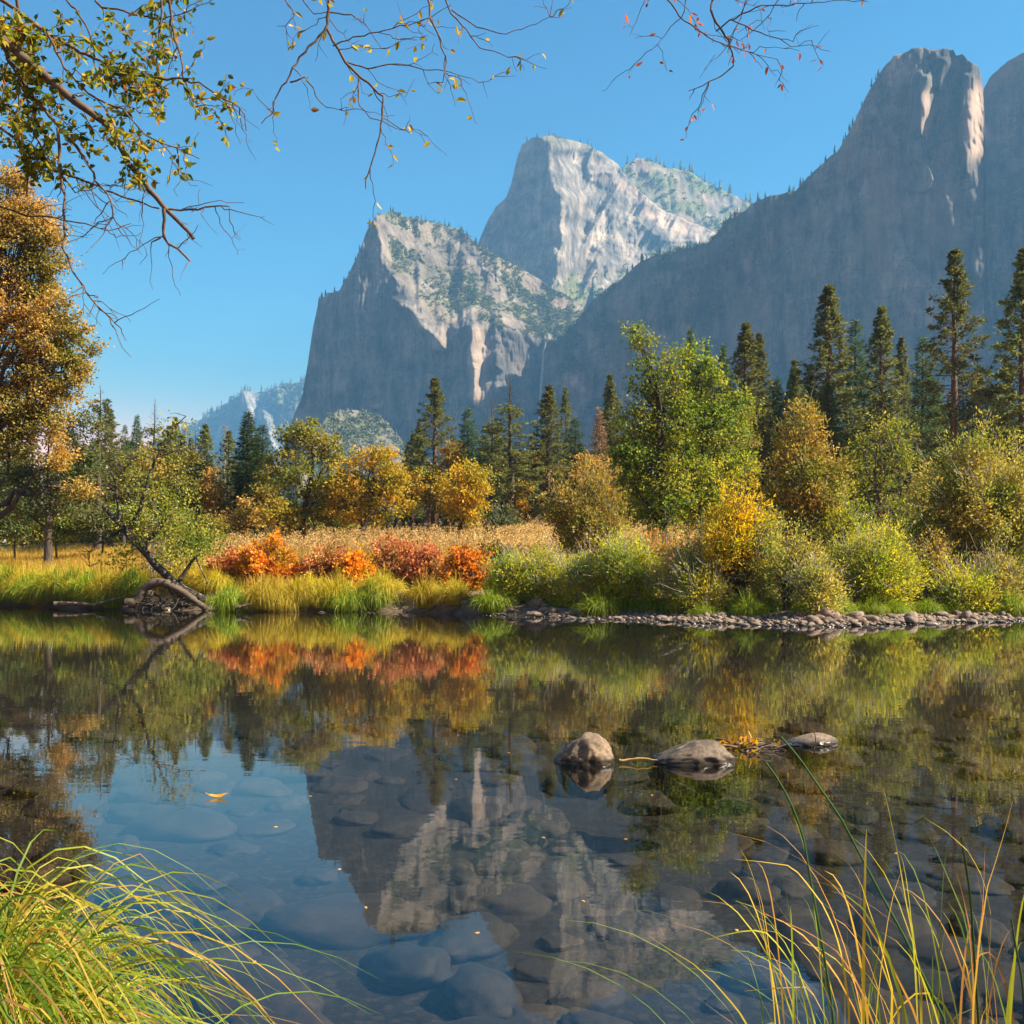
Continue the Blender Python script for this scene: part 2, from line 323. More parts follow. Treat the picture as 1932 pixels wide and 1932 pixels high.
def stonemat(name, dark, light, wet=True):
    m, nt, out = newmat(name)
    p = N(nt, 'ShaderNodeBsdfPrincipled', Roughness=.8); p.inputs['Specular IOR Level'].default_value = .3
    tc = N(nt, 'ShaderNodeTexCoord'); oi = N(nt, 'ShaderNodeObjectInfo')
    t = N(nt, 'ShaderNodeTexNoise', Scale=2.2, Detail=9.0, Roughness=.7); nt.links.new(tc.outputs['Object'], t.inputs['Vector'])
    t2 = N(nt, 'ShaderNodeTexNoise', Scale=40.0, Detail=3.0); nt.links.new(tc.outputs['Object'], t2.inputs['Vector'])
    c = ramp(nt, [(.35, dark), (.65, light)], t.outputs[0]); sp = ramp(nt, [(.4, (.7, .7, .7)), (.6, (1.15, 1.12, 1.1))], t2.outputs[0])
    c = mix(nt, c.outputs[0], sp.outputs[0], 1.0, 'MULTIPLY')
    tint = ramp(nt, [(0, (.62, .6, .6)), (.4, (1.0, .95, .9)), (.7, (1.2, 1.05, .9)), (1, (1.35, 1.3, 1.25))], oi.outputs['Random']); c = mix(nt, c, tint.outputs[0], 1.0, 'MULTIPLY')
    if wet:   # damp, algae-stained band just above the waterline
        g = N(nt, 'ShaderNodeNewGeometry'); sx = N(nt, 'ShaderNodeSeparateXYZ'); nt.links.new(g.outputs['Position'], sx.inputs[0])
        ad = N(nt, 'ShaderNodeMath', _operation='MULTIPLY_ADD'); nt.links.new(t.outputs[0], ad.inputs[0]); ad.inputs[1].default_value = -.09; nt.links.new(sx.outputs[2], ad.inputs[2])
        r = N(nt, 'ShaderNodeMapRange'); r.inputs[1].default_value = -.02; r.inputs[2].default_value = .03; nt.links.new(ad.outputs[0], r.inputs[0])
        c = mix(nt, (.028, .022, .017), c, r.outputs[0])
        rr = N(nt, 'ShaderNodeMapRange'); rr.inputs[1].default_value = -.02; rr.inputs[2].default_value = .03; rr.inputs[3].default_value = .25; rr.inputs[4].default_value = .85
        nt.links.new(ad.outputs[0], rr.inputs[0]); nt.links.new(rr.outputs[0], p.inputs['Roughness'])
    nt.links.new(c, p.inputs['Base Color'])
    b = N(nt, 'ShaderNodeBump', Strength=.5, Distance=.03); nt.links.new(t.outputs[0], b.inputs['Height']); nt.links.new(b.outputs[0], p.inputs['Normal'])
    nt.links.new(p.outputs[0], out.inputs[0]); return m
M['stone'] = stonemat('stone', (.085, .066, .053), (.25, .20, .165))
M['boulder'] = stonemat('boulder', (.09, .068, .048), (.24, .185, .135))
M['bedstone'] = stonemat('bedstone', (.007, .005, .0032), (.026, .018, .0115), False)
M['falls'] = noisemat('falls', [(.3, (.10, .115, .13)), (.7, (.2, .22, .25))], .3, obj=False, bump=0)
# ------------------------------------------------------------------ ground, water
BX = [-300, -60, -27, -17.6, -11, -5, -1.4, 4.4, 9.5, 18, 60, 300]
BY = [120, 66, 54, 47.6, 44.2, 45, 41, 36, 31.8, 36, 46, 90]
def bank(x): return np.interp(x, BX, BY)
def gz(x, y):
    x = np.asarray(x, float); y = np.asarray(y, float); q = np.stack((x, y, x*0), -1)
    d = y-bank(x)+.5*vnoise(q*.35, 3)+.25*vnoise(q*1.1, 4)
    left = -.02+.85*sst(.1, 1.9, d)+.05*np.clip(d, 0, 3)
    right = .10*np.clip(d, 0, 4)+.5*sst(3, 8, d)
    w = sst(-3, 3, x); bk = left*(1-w)+right*w
    z = bk+np.clip(.088*(d-4), 0, 4.4)+.006*np.clip(y-110, 0, 400)
    bed = -.08+.11*np.minimum(d, 0); bed = np.maximum(bed, -.75)
    near = -.75+.85*sst(3.6, 1.5, y)
    zb = np.maximum(bed, near)
    return np.where(d > 0, z, zb)+.04*vnoise(q*.6, 8)*np.where(d > 0, 1, .8)
def gz1(x, y): return float(gz(np.array([x]), np.array([y]))[0])
xs = np.r_[-np.geomspace(42, 9000, 34)[::-1], np.arange(-41, 41.1, .5), np.geomspace(42, 9000, 34)]
ys = np.r_[-np.geomspace(8, 3000, 14)[::-1], np.arange(-7, 29, .6), np.arange(29, 62, .33), np.arange(62, 130, 1.4), np.geomspace(131, 12000, 36)]
XX, YY = np.meshgrid(xs, ys); ZZ = gz(XX, YY)
b = MB(); n = len(xs)
i = (np.arange(len(ys)-1)[:, None]*n+np.arange(n-1)[None]).ravel()
b.add(np.stack((XX, YY, ZZ), -1), np.stack((i, i+1, i+n+1, i+n), 1))
tag(b.obj('ground', M['ground'], smooth=True), kind='structure')
b = MB(); b.add([(-300, -6, 0), (300, -6, 0), (300, 125, 0), (-300, 125, 0)], [[0, 1, 2, 3]])
tag(b.obj('river_water', M['water']), kind='structure')

# ------------------------------------------------------------------ mountains
def interp(pts, x): a = np.array(pts, float); return np.interp(x, a[:, 0], a[:, 1])
def win(v, a, b, f): return sst(a, a+f, v)*(1-sst(b-f, b, v))
def mountain(name, outline, depth, vegf, mat, nx, nt, base=1092, jag=2.0, amp=1.0, seed=0, tanf=None, flute=.35, back=500):
    o = np.array(outline, float); X = np.linspace(o[0, 0], o[-1, 0], nx)
    top = np.interp(X, o[:, 0], o[:, 1])
    q = np.stack((X, X*0, X*0), -1)
    top = top+jag*(fbm(q/14, 4, seed+40)*.7+fbm(q/5, 2, seed+60)*.35)
    t = np.linspace(0, 1, nt)[:, None]
    V = base+(top[None]-base)*t; PX = np.broadcast_to(X[None], V.shape)
    Y = depth(PX, V)
    W = np.stack(((PX-966)/1932*Y, Y*.6, EYE+(HZ-V)/1932*Y*flute), -1)
    n = 0
    for k, (wl, a) in enumerate(((160, 14), (75, 10), (34, 7.5), (16, 4.6), (8, 2.6))):
        n = n+a*fbm(W/wl, 1, seed+k*7, ridged=(k % 2 == 0))
    n = n+3.0*fbm(W*np.array((1, 1, 2.5))/26, 2, seed+91, ridged=True)
    Y = Y+n*amp
    P = np.stack(((PX-966)/1932*Y, Y, EYE+(HZ-V)/1932*Y), -1)
    rows = [P]
    c = P[-1]
    for k, (dy, f) in enumerate(((.04, .985), (.2, .9), (.6, .55), (1, .02))):
        r = c.copy(); r[:, 1] += dy*back; r[:, 2] = c[:, 2]*f; rows.append(r[None])
    G = np.concatenate(rows, 0); m = G.shape[0]
    i = (np.arange(m-1)[:, None]*nx+np.arange(nx-1)[None]).ravel()
    mb = MB(); mb.add(G, np.stack((i, i+1, i+nx+1, i+nx), 1))
    vg = np.clip(vegf(PX, V), 0, 1)*np.clip(.55+1.1*fbm(W*np.array((1, 1, 2.8))/45, 4, seed+5), 0, 1)
    z4 = np.zeros((4, nx))
    at = {'veg': np.concatenate((vg, z4)), 'tan': np.concatenate((tanf(PX, V) if tanf else PX*0, z4))}
    ob = mb.obj(name, mat, smooth=True, attr=at)
    tag(ob, kind='structure')
    return P, vg, c
# valley wall to the right: steps that face right catch the sun
RM = [(1018, 700), (1030, 648), (1060, 640), (1085, 610), (1120, 565), (1160, 540), (1200, 500), (1235, 480), (1270, 475), (1300, 470), (1340, 455), (1370, 420), (1420, 385), (1450, 370), (1500, 360), (1540, 320), (1580, 285), (1610, 235), (1635, 180), (1665, 130), (1688, 104), (1712, 96), (1720, 91), (1744, 88), (1762, 94), (1782, 91), (1798, 93), (1804, 104), (1818, 102), (1830, 116), (1846, 124), (1851, 142), (1856, 172), (1859, 260), (1863, 420), (1872, 600), (1886, 900), (1900, 1080)]
def streak(x, v, cx, w, v0, v1, h, f=24, lead=26):
    "a right-facing corner: rock bulges towards the viewer on its left, steps back across w pixels"
    ww = win(v, v0, v1, f)
    return ww*h*(-sst(cx-w/2-lead, cx-w/2, x)*(1-sst(cx-w/2, cx+w/2, x)))
def rm_d(x, v):
    d = 1960-np.clip(x-1018, 0, 590)*.72-.30*np.clip(x-1608, 0, 300)+.9*np.clip(x-1835, 0, 90)*sst(380, 300, v)
    d = d+.09*(1092-v)*.75+14*np.sin((x-1100)/70)*sst(1640, 1560, x)
    v_ = v+6*vnoise(np.stack((x/9, v/9, x*0), -1), 5); x_ = x+4*vnoise(np.stack((x/14, v/30, x*0), -1), 6)
    c1 = interp([(130, 1760), (200, 1750), (262, 1738), (300, 1738)], v)
    d = d+streak(x_, v_, c1, interp([(130, 26), (200, 22), (262, 6)], v), 128, 266, 95)
    c2 = interp([(264, 1736), (302, 1742), (312, 1752), (340, 1760), (362, 1757)], v)
    d = d+streak(x_, v_, c2, 8, 262, 364, 40, 10)
    c3 = interp([(95, 1786), (120, 1790), (170, 1774)], v)
    d = d+streak(x_, v_, c3, interp([(95, 16), (120, 9), (170, 3)], v), 96, 172, 45, 12)
    c4 = interp([(135, 1840), (200, 1838), (290, 1838), (330, 1826)], v)
    d = d+streak(x_, v_, c4, interp([(135, 22), (200, 32), (290, 30), (336, 8)], v), 132, 340, 34, 20)
    return d
def rm_veg(x, v):
    top = interp(RM, x); return .5*np.exp(-(v-top)/14)*(x < 1600)+.55*sst(.2, .6, fbm(np.stack((x/60, v/22, x*0), -1), 3, 4))*sst(1500, 1300, x)
def rm_tan(x, v): return .75*win(v, 140, 320, 40)*np.exp(-((x-1842)/16)**2)+.5*win(v, 150, 265, 30)*np.exp(-((x-1748)/8)**2)
P_rm, vg_rm, cr_rm = mountain('shaded_cliff', RM, rm_d, rm_veg, M['granite'], 520, 330, seed=100, jag=2.5, amp=.85, tanf=rm_tan)
RE = [(1800, 420), (1840, 250), (1856, 165), (1870, 142), (1900, 115), (1935, 97), (1990, 80), (2100, 70), (2300, 160), (2500, 500)]
mountain('shaded_cliff', RE, lambda x, v: 1640-(x-1800)*.55+.12*(1092-v), lambda x, v: .6*np.exp(-(v-interp(RE, x))/12), M['granite'], 220, 220, seed=140, amp=.8)
# broad cliff in the middle with a sunny shoulder
LC = [(520, 900), (548, 800), (570, 745), (580, 690), (590, 620), (600, 572), (618, 552), (640, 547), (655, 520), (672, 490), (690, 440), (703, 415), (712, 405), (735, 401), (790, 413), (860, 430), (890, 452), (915, 472), (960, 495), (1010, 522), (1040, 545), (1075, 560), (1110, 590), (1130, 640), (1160, 720)]
LE = [(500, 300), (700, 380), (712, 425), (722, 490), (745, 530), (775, 570), (800, 590), (822, 604), (838, 618), (846, 622), (853, 620), (868, 615), (890, 610), (915, 615), (960, 630), (1000, 640), (1030, 643), (1080, 640), (1160, 640)]
def lc_d(x, v):
    x_ = x+7*vnoise(np.stack((x/22, v/22, x*0), -1), 25)
    e = interp(LE, x_)+7*vnoise(np.stack((x/12, v/40, x*0), -1), 22)
    d = 2010-.42*(x-712)*1.03+np.where(x < 700, (700-x)*.25, 0)
    ab = np.clip(e-v, 0, 400); d = d+.10*(1092-np.maximum(v, e))*1.03+ab*1.03*1.3; d = d+.42*(x-712)*sst(0, 70, e-v)*sst(712, 760, x)
    alc = sst(905, 985, x)*(1-sst(1040, 1150, x)); d = d+90*sst(930, 1010, x)
    d = d+streak(x_, v, interp([(610, 908), (700, 904), (770, 898)], v), interp([(610, 34), (660, 22), (770, 12)], v), 600, 775, 55, 22)
    d = d+streak(x_, v, 944, 12, 655, 705, 30, 15)
    # sunny ramp below the shoulder
    d = d+streak(x_, v, interp([(560, 765), (600, 808), (640, 838), (668, 848)], v), interp([(560, 36), (600, 44), (650, 26), (668, 10)], v), 555, 672, 42, 16)
    return d
def lc_veg(x, v):
    e = interp(LE, x); s = sst(0, 14, e-v)
    t = interp(LC, x)
    g = s*(.20+.3*sst(14, 3, v-t))
    g = g+1.6*s*np.exp(-(((x-980)/120)**2+((v-590-(x-980)*.18)/46)**2))+.8*s*np.exp(-(((x-740)/26)**2+((v-460)/60)**2))
    g = g+.55*(1-s)*sst(700, 860, v)*sst(.0, .5, fbm(np.stack((x/50, v/18, x*0), -1), 3, 9))
    return g
P_lc, vg_lc, cr_lc = mountain('broad_cliff', LC, lc_d, lc_veg, M['granite'], 520, 420, seed=200, jag=2.0, tanf=lambda x, v: .14*sst(0, 20, interp(LE, x)-v)+.5*np.exp(-((x-903)/14)**2)*win(v, 600, 775, 30)+.35*np.exp(-((x-835)/14)**2)*win(v, 600, 670, 20))
# pale dome behind
MC = [(860, 640), (892, 480), (905, 452), (918, 420), (935, 390), (955, 372), (965, 345), (975, 300), (985, 272), (1005, 260), (1040, 255), (1075, 262), (1110, 275), (1140, 290), (1165, 310), (1185, 340), (1210, 365), (1250, 395), (1300, 418), (1345, 436), (1380, 470), (1450, 560)]
def mc_d(x, v):
    r = interp([(255, 1040), (330, 1062), (400, 1075), (520, 1060), (700, 1060)], v)+9*vnoise(np.stack((x/40, v/25, x*0), -1), 31)
    u = x-r
    d = 2480+np.where(u > 0, .85*u*1.28, -.8*u)+(.22+.24*sst(-20, 40, u))*(1092-v)*1.28
    d = d-np.exp(-((u-6)/20)**2)*14
    q = np.stack(((x+.5*(v-400))/26, (v-.25*x)/60, x*0), -1); d = d-24*fbm(q*.7, 3, 36, ridged=True, gain=.35)*sst(-30, 40, u)-6*fbm(q*np.array((1.3, .5, 1)), 3, 38, ridged=True)
    return d
def mc_veg(x, v):
    t = interp(MC, x)
    return .7*np.exp(-(v-t)/9)*(x > 985)*(x < 1130)+1.1*sst(500, 535, v-.12*(x-1080))*sst(1030, 1080, x)
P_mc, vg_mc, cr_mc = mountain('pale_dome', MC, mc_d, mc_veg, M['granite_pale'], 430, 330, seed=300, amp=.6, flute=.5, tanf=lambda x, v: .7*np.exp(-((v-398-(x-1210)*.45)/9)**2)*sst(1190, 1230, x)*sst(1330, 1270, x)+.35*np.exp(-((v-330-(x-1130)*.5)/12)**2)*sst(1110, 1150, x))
BP = [(1120, 420), (1172, 335), (1180, 311), (1200, 298), (1240, 307), (1262, 318), (1300, 322), (1330, 342), (1370, 362), (1400, 376), (1425, 384), (1500, 430), (1600, 600)]
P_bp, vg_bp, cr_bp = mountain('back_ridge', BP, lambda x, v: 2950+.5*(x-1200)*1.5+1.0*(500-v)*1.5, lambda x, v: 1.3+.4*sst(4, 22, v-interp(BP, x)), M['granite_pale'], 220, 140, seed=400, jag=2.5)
FL = [(200, 900), (300, 830), (340, 812), (380, 790), (420, 765), (450, 748), (457, 738), (468, 735), (480, 741), (500, 738), (530, 728), (560, 722), (600, 705), (700, 690), (760, 760)]
def fl_d(x, v):
    d = 5200+1.6*(900-v)-1.2*(x-450)
    d = d+streak(x, v, interp([(735, 470), (830, 490)], v), 22, 733, 850, 130, 10, 14)+streak(x, v, 532, 16, 728, 770, 90, 10, 14)+streak(x, v, interp([(770, 505), (850, 525)], v), 20, 765, 860, 110, 14, 14)
    return d
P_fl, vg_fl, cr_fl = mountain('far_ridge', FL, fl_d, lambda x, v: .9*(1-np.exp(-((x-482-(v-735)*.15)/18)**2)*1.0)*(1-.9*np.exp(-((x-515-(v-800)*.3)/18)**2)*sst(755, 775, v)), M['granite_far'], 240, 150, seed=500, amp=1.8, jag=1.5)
KN = [(560, 900), (596, 815), (615, 788), (640, 772), (680, 776), (720, 790), (745, 815), (775, 850), (800, 862), (850, 900), (1000, 930), (1100, 960)]
P_kn, vg_kn, cr_kn = mountain('rocky_knoll', KN, lambda x, v: 1480+.9*(x-690)+1.3*(900-v), lambda x, v: .75+0*x, M['granite'], 200, 110, seed=600, amp=.9)
# waterfall in the alcove beside the broad cliff
b = MB(); wf = []
for v in np.linspace(645, 830, 40):
    wf.append(px(interp([(645, 1030), (660, 1026), (760, 1019), (830, 1016)], v)+.5*math.sin(v*.3), v, 1925-(v-645)*.06))
wf = np.array(wf); tube(b, wf, np.interp(np.arange(40), [0, 6, 40], [2.2, 2.0, 3.2]), 6)
tag(b.obj('waterfall', M['falls'], smooth=True), kind='structure')

# scrub and little conifers far up on the rock, too many to count
def scrub(name, P, vg, n, size, thr, seed, dens=None):
    rng = np.random.default_rng(seed); w = np.clip(vg-thr, 0, 1)
    if dens is not None: w = w*dens
    fl = w.ravel()/w.sum(); idx = rng.choice(fl.size, n, p=fl); Q = P.reshape(-1, 3)[idx]
    b = MB(); sc = size*rng.uniform(.4, 1.3, n)*(Q[:, 1]/2000); m = 24
    u = rnd_dir(n*m, rng); u[:, 2] = np.abs(u[:, 2])*.95-.1; r = np.repeat(sc, m)[:, None]
    leaves(b, np.repeat(Q+np.array((0, -1, .3))*sc[:, None]*.3, m, 0)+u*r*rng.uniform(.45, 1, (n*m, 1)), rng.normal(size=(n*m, 3))+u, r[:, 0]*rng.uniform(.5, .9, n*m), r[:, 0]*.55, rng)
    tag(b.obj(name, M['far_scrub']), 'dark green scrub scattered over the mountain rock', kind='stuff'); 
def crest(name, c, n, hgt, seed, x0=None, x1=None, down=0.0, P=None):
    rng = np.random.default_rng(seed)
    if P is None: k = rng.integers(0, len(c), n); Q = c[k]
    else: Q = P.reshape(-1, 3)[rng.choice(P.shape[0]*P.shape[1], n)]
    if x0 is not None:
        u = 966+Q[:, 0]/Q[:, 1]*1932; Q = Q[(u > x0) & (u < x1)]
    b = MB()
    for q in Q:
        h = hgt*rng.uniform(.35, 1.1)*q[1]/2000; r = h*rng.uniform(.14, .26); k = 7
        for s in range(4):
            z0 = h*(.1+.22*s); rr = r*(1-.2*s); a = rng.uniform(0, 6, k).cumsum()*0+np.arange(k)/k*6.283+rng.uniform(0, 1)
            ring = np.stack((np.cos(a)*rr*rng.uniform(.5, 1.25, k), np.sin(a)*rr*rng.uniform(.5, 1.25, k), z0+rng.uniform(-.06, .04, k)*h), 1)
            V = np.concatenate((ring, [(0, 0, z0+h*.36)]))+q+np.array((0, 2, -h*.08))
            b.add(V, [[i, (i+1) % k, k] for i in range(k)])
    tag(b.obj(name, M['far_conifer']), 'tiny dark conifers growing along the mountain crest', kind='stuff')
scrub('mountain_scrub', P_lc, vg_lc, 5200, 3.1, .12, 1)
scrub('mountain_scrub', P_mc, vg_mc, 1500, 4.0, .2, 2)
scrub('mountain_scrub', P_bp, vg_bp, 2600, 4.2, .05, 3)
scrub('mountain_scrub', P_rm, vg_rm, 1200, 5.0, .2, 4)
scrub('mountain_scrub', P_kn, vg_kn, 3600, 6.0, .02, 5)
scrub('mountain_scrub', P_fl, vg_fl, 2200, 4.5, .3, 6)
crest('mountain_conifers', cr_lc, 90, 15, 11, 590, 1000)
crest('mountain_conifers', cr_rm, 110, 18, 12, 1180, 1660)
crest('mountain_conifers', cr_bp, 60, 20, 13)
crest('mountain_conifers', cr_mc, 50, 14, 14, 985, 1120)
crest('mountain_conifers', cr_fl, 120, 15, 15, 330, 640)
crest('mountain_conifers', None, 160, 17, 16, P=P_kn)
crest('mountain_conifers', None, 900, 15, 17, 350, 640, P=P_fl)
# haze: one closed box round everything
b = MB(); x0, x1, y0, y1, z0, z1 = -4000, 4000, -400, 7500, -3, 1900
b.add([(x0, y0, z0), (x1, y0, z0), (x1, y1, z0), (x0, y1, z0), (x0, y0, z1), (x1, y0, z1), (x1, y1, z1), (x0, y1, z1)], [[0, 3, 2, 1], [4, 5, 6, 7], [0, 1, 5, 4], [1, 2, 6, 5], [2, 3, 7, 6], [3, 0, 4, 7]])
hm, nt, out = newmat('haze'); pv = N(nt, 'ShaderNodeVolumePrincipled'); pv.inputs['Color'].default_value = (.20, .54, 1, 1); pv.inputs['Density'].default_value = .00012; pv.inputs['Anisotropy'].default_value = .1
nt.links.new(pv.outputs[0], out.inputs['Volume'])
hz = b.obj('haze', hm); tag(hz, kind='stuff')
# ------------------------------------------------------------------ plants
def conifer_meshes(seed, H=30, rad=4.5, z0=.2, kind='pine', dens=1.0, bare_top=0.0, foliage=True):
    rng = np.random.default_rng(seed); wood = MB(); fol = MB()
    zt = np.linspace(0, H, 14); wob = np.stack((np.cumsum(rng.normal(0, .05, 14)), np.cumsum(rng.normal(0, .05, 14)), zt), 1); wob[0, :2] = 0
    r0 = .0125*H; tube(wood, wob, r0*np.clip(1-zt/H, .03, 1)**.8, 7)
    z = z0*H; az = rng.uniform(0, 6)
    fp, fd, fl, fw = [], [], [], []
    while z < H*.99:
        t = (z-z0*H)/(H*(1-z0)); nb = rng.integers(3, 6)
        prof = ((1-t)**.95*min(1, .62+1.6*t)) if kind == 'pine' else (1-t)**.9
        for q in range(nb):
            az += 2.4+rng.normal(0, .25)
            if rng.uniform() > .92*dens+.05: continue
            L = rad*prof*rng.uniform(.55, 1.15)+.10
            el = (-.25+.75*t if kind == 'pine' else -.45+.9*t)+rng.normal(0, .12)
            d = np.array((math.cos(az), math.sin(az), 0))
            s = np.linspace(0, 1, 6)[:, None]
            o = np.array((np.interp(z, zt, wob[:, 0]), np.interp(z, zt, wob[:, 1]), z))
            Pb = o+d*L*s+np.array((0, 0, 1))*L*(math.sin(el)*s+(.22 if kind == 'pine' else .16)*s*s)
            tube(wood, Pb, np.linspace(.012*L+.02, .012, 6), 3)
            if not foliage or t > 1-bare_top:
                if not foliage:   # bare twigs
                    for _ in range(3):
                        k = rng.uniform(.3, .95); a = o+(Pb[-1]-o)*k; w = rng.normal(size=3)*.4; tube(wood, np.array((a, a+w*.5+d*.3*L*.3, a+w+d*.5*L*.3)), .012, 3)
                continue
            side = np.array((-d[1], d[0], 0))
            if kind == 'pine':
                m = max(3, int(L*2.6*dens))
                kk = rng.uniform(.28, 1.02, m); ctr = o+(Pb[-1]-o)*kk[:, None]; ctr += side*(rng.normal(0, .22, m)*L*.55*(1.15-kk))[:, None]; ctr[:, 2] += rng.normal(.05, .11, m)*min(1, L)
                npt = 13
                c = np.repeat(ctr, npt, 0); dd = unit(rng.normal(size=(m*npt, 3))+d*.6+np.array((0, 0, .35)))
                fp.append(c+dd*.08); fd.append(dd); fl.append(rng.uniform(.28, .55, m*npt)*(.5+.5*min(1, (1-t)*5))); fw.append(rng.uniform(.06, .12, m*npt)*1.5)
            else:
                m = max(6, int(L*26*dens)); kk = rng.uniform(.12, 1.0, m); c = o+(Pb[-1]-o)*kk[:, None]; lat = rng.uniform(-1, 1, m)
                c = c+side*(lat*.42*L*(1.05-kk))[:, None]; c[:, 2] += rng.normal(-.03, .10, m)-.12*np.abs(lat)*L*.3
                dd = unit(d*.8+side*lat[:, None]*1.0+rng.normal(size=(m, 3))*.45)
                fp.append(c); fd.append(dd); fl.append(rng.uniform(.3, .65, m)); fw.append(rng.uniform(.08, .16, m))
        z += (.46 if kind == 'pine' else .36)*(1.15-.5*t)*H/30*1.15
    if fp: leaves(fol, np.concatenate(fp), np.concatenate(fd), np.concatenate(fl), np.concatenate(fw), rng)
    return wood, fol
PROTO = {}
def conifer_proto(key, seed, mat, bark, noun, **kw):
    w, f = conifer_meshes(seed, **kw)
    PROTO[key] = (w.mesh('trunk', bark, True), f.mesh('crown', mat) if f.v else None, kw.get('H', 30), kw.get('rad', 4.5), noun)
conifer_proto('pineA', 1, M['pine'], M['bark_pine'], 'pine_tree', rad=4.6, z0=.16)
conifer_proto('pineB', 2, M['pine'], M['bark_pine'], 'pine_tree', rad=4.4, z0=.22, dens=.8)
conifer_proto('pineC', 3, M['pine'], M['bark_pine'], 'pine_tree', rad=4.3, z0=.12, dens=1.05)
conifer_proto('pineD', 8, M['pine'], M['bark_dark'], 'pine_tree', rad=4.2, z0=.28, dens=.72)
conifer_proto('firA', 4, M['fir'], M['bark_dark'], 'fir_tree', kind='fir', rad=4.4, z0=.08)
conifer_proto('firB', 5, M['fir'], M['bark_dark'], 'fir_tree', kind='fir', rad=4.2, z0=.14, dens=.85)
conifer_proto('deadtop', 6, M['pine'], M['bark_dark'], 'pine_tree', rad=4.4, z0=.25, dens=.8, bare_top=.28)
conifer_proto('brown', 7, M['deadneedle'], M['bark_grey'], 'dying_conifer', kind='fir', rad=4.6, z0=.15, dens=.75)
conifer_proto('snag', 9, M['pine'], M['bark_grey'], 'dead_conifer', rad=3.4, z0=.2, foliage=False)
conifer_proto('sparse', 10, M['pine'], M['bark_dark'], 'pine_tree', rad=4.8, z0=.3, dens=.42, bare_top=.12)
def conifer(key, x, top, d, hw, label, rz=None, group=None, lean=(0, 0)):
    tm, cm, H, rad, noun = PROTO[key]
    X = (x-966)/1932*d; z = gz1(X, d); Z = EYE+(HZ-top)/1932*d; s = (Z-z+.25)/H
    sx = hw/1932*d/(rad*.49)
    e = empty(noun, (X, d, z-.25), label, 'tree', group)
    e.rotation_euler = (lean[0], lean[1], rs.uniform(0, 6.28) if rz is None else rz); e.scale = (sx, sx, s)
    link('trunk', tm, e)
    if cm: link('crown', cm, e)
    return e
G1 = 'tall conifers behind the far bank'
CON = [
 ('pineA', 1926, 468, 84, 62, 'tall open pine cut by the right edge of the photo'),
 ('pineB', 1800, 470, 88, 60, 'tallest full pine with a dark bare trunk showing through layered boughs'),
 ('pineC', 1660, 575, 98, 46, 'narrow dense pine between the twin topped fir and the tallest pine'),
 ('pineC', 1568, 534, 93, 56, 'broad dense pine with a sharp top, tallest left of the narrow pine'),
 ('firB', 1610, 600, 103, 38, 'slim fir tucked against the right flank of the broad dense pine'),
 ('pineA', 1700, 636, 109, 32, 'short slim pine just right of the narrow dense pine'),
 ('firB', 1738, 634, 111, 36, 'pale thin topped fir left of the tallest pine'),
 ('pineC', 1502, 676, 109, 30, 'small grey green pine left of the broad dense pine'),
 ('firA', 1466, 712, 104, 32, 'dark short fir in the gap beside the round topped pine pair'),
 ('pineC', 1404, 606, 92, 46, 'front pine of the round topped pair behind the alder'),
 ('pineA', 1432, 628, 96, 34, 'rear pine of the pair, leaning on the front one from the right'),
 ('firA', 1366, 648, 99, 26, 'slim dark fir at the left edge of the pine pair'),
 ('firA', 1304, 616, 99, 24, 'sharp pointed fir tip rising just above the alder crown'),
 ('firA', 1332, 650, 103, 27, 'second lower fir tip right of the sharp one above the alder'),
 ('pineC', 1154, 704, 106, 30, 'grey green pine half hidden by the left side of the alder'),
 ('brown', 1136, 766, 95, 26, 'pinkish brown dying conifer left of the alder'),
 ('firB', 1088, 786, 105, 28, 'short green fir between the slim pine and the dying conifer'),
 ('pineD', 1066, 730, 108, 20, 'very slim pine right of the falls'),
 ('pineC', 1034, 724, 94, 36, 'full green pine standing in front of the waterfall'),
 ('deadtop', 966, 708, 91, 42, 'pine with a bare brown dead spire above green boughs'),
 ('deadtop', 925, 748, 97, 34, 'darker dead topped pine left of the brown spire'),
 ('firB', 880, 768, 104, 30, 'small pale fir below the sunlit rock pillar'),
 ('pineB', 820, 712, 94, 40, 'full dark pine rising alone right of the golden oaks'),
 ('firA', 770, 832, 128, 18, 'tiny dark fir behind the golden oaks'),
 ('firA', 466, 775, 95, 36, 'tall blue green fir at the left end of the golden oaks'),
 ('firB', 496, 800, 92, 30, 'lower fir against the right side of the blue green fir'),
 ('pineD', 432, 812, 99, 26, 'thin brownish pine with a long bare trunk near the left fir'),
 ('snag', 422, 800, 103, 20, 'bare grey snag beside the thin brownish pine'),
 ('pineC', 386, 798, 100, 28, 'green pine right of the leaning tree'),
 ('snag', 352, 796, 108, 20, 'bare dead spire behind the top of the leaning tree'),
 ('pineD', 330, 786, 104, 22, 'slim thinning pine just above the leaning tree top'),
 ('deadtop', 292, 752, 104, 28, 'dead spired conifer left of the leaning tree top'),
 ('firA', 258, 782, 113, 20, 'small green fir left of the dead spired conifer'),
 ('firB', 238, 800, 116, 18, 'faint thin fir at the gap beside the dark trunked pine'),
 ('sparse', 182, 726, 88, 44, 'sparse pine with a dark trunk right of the orange oak'),
 ('pineB', 208, 770, 95, 34, 'olive pine behind the sparse dark trunked one'),
 ('firB', 1858, 800, 100, 40, 'dark fir filling the gap right of the tallest pine'),
 ('firA', 1560, 720, 90, 32, 'low bright green fir in front of the broad dense pine'),
 ('firA', 1785, 860, 84, 34, 'small round green fir at the foot of the tallest pine'),
 ('pineD', 1000, 860, 99, 16, 'thin shaded pine among the bare trunks right of the dead spire'),
]
for c in CON: conifer(*c, group=G1)
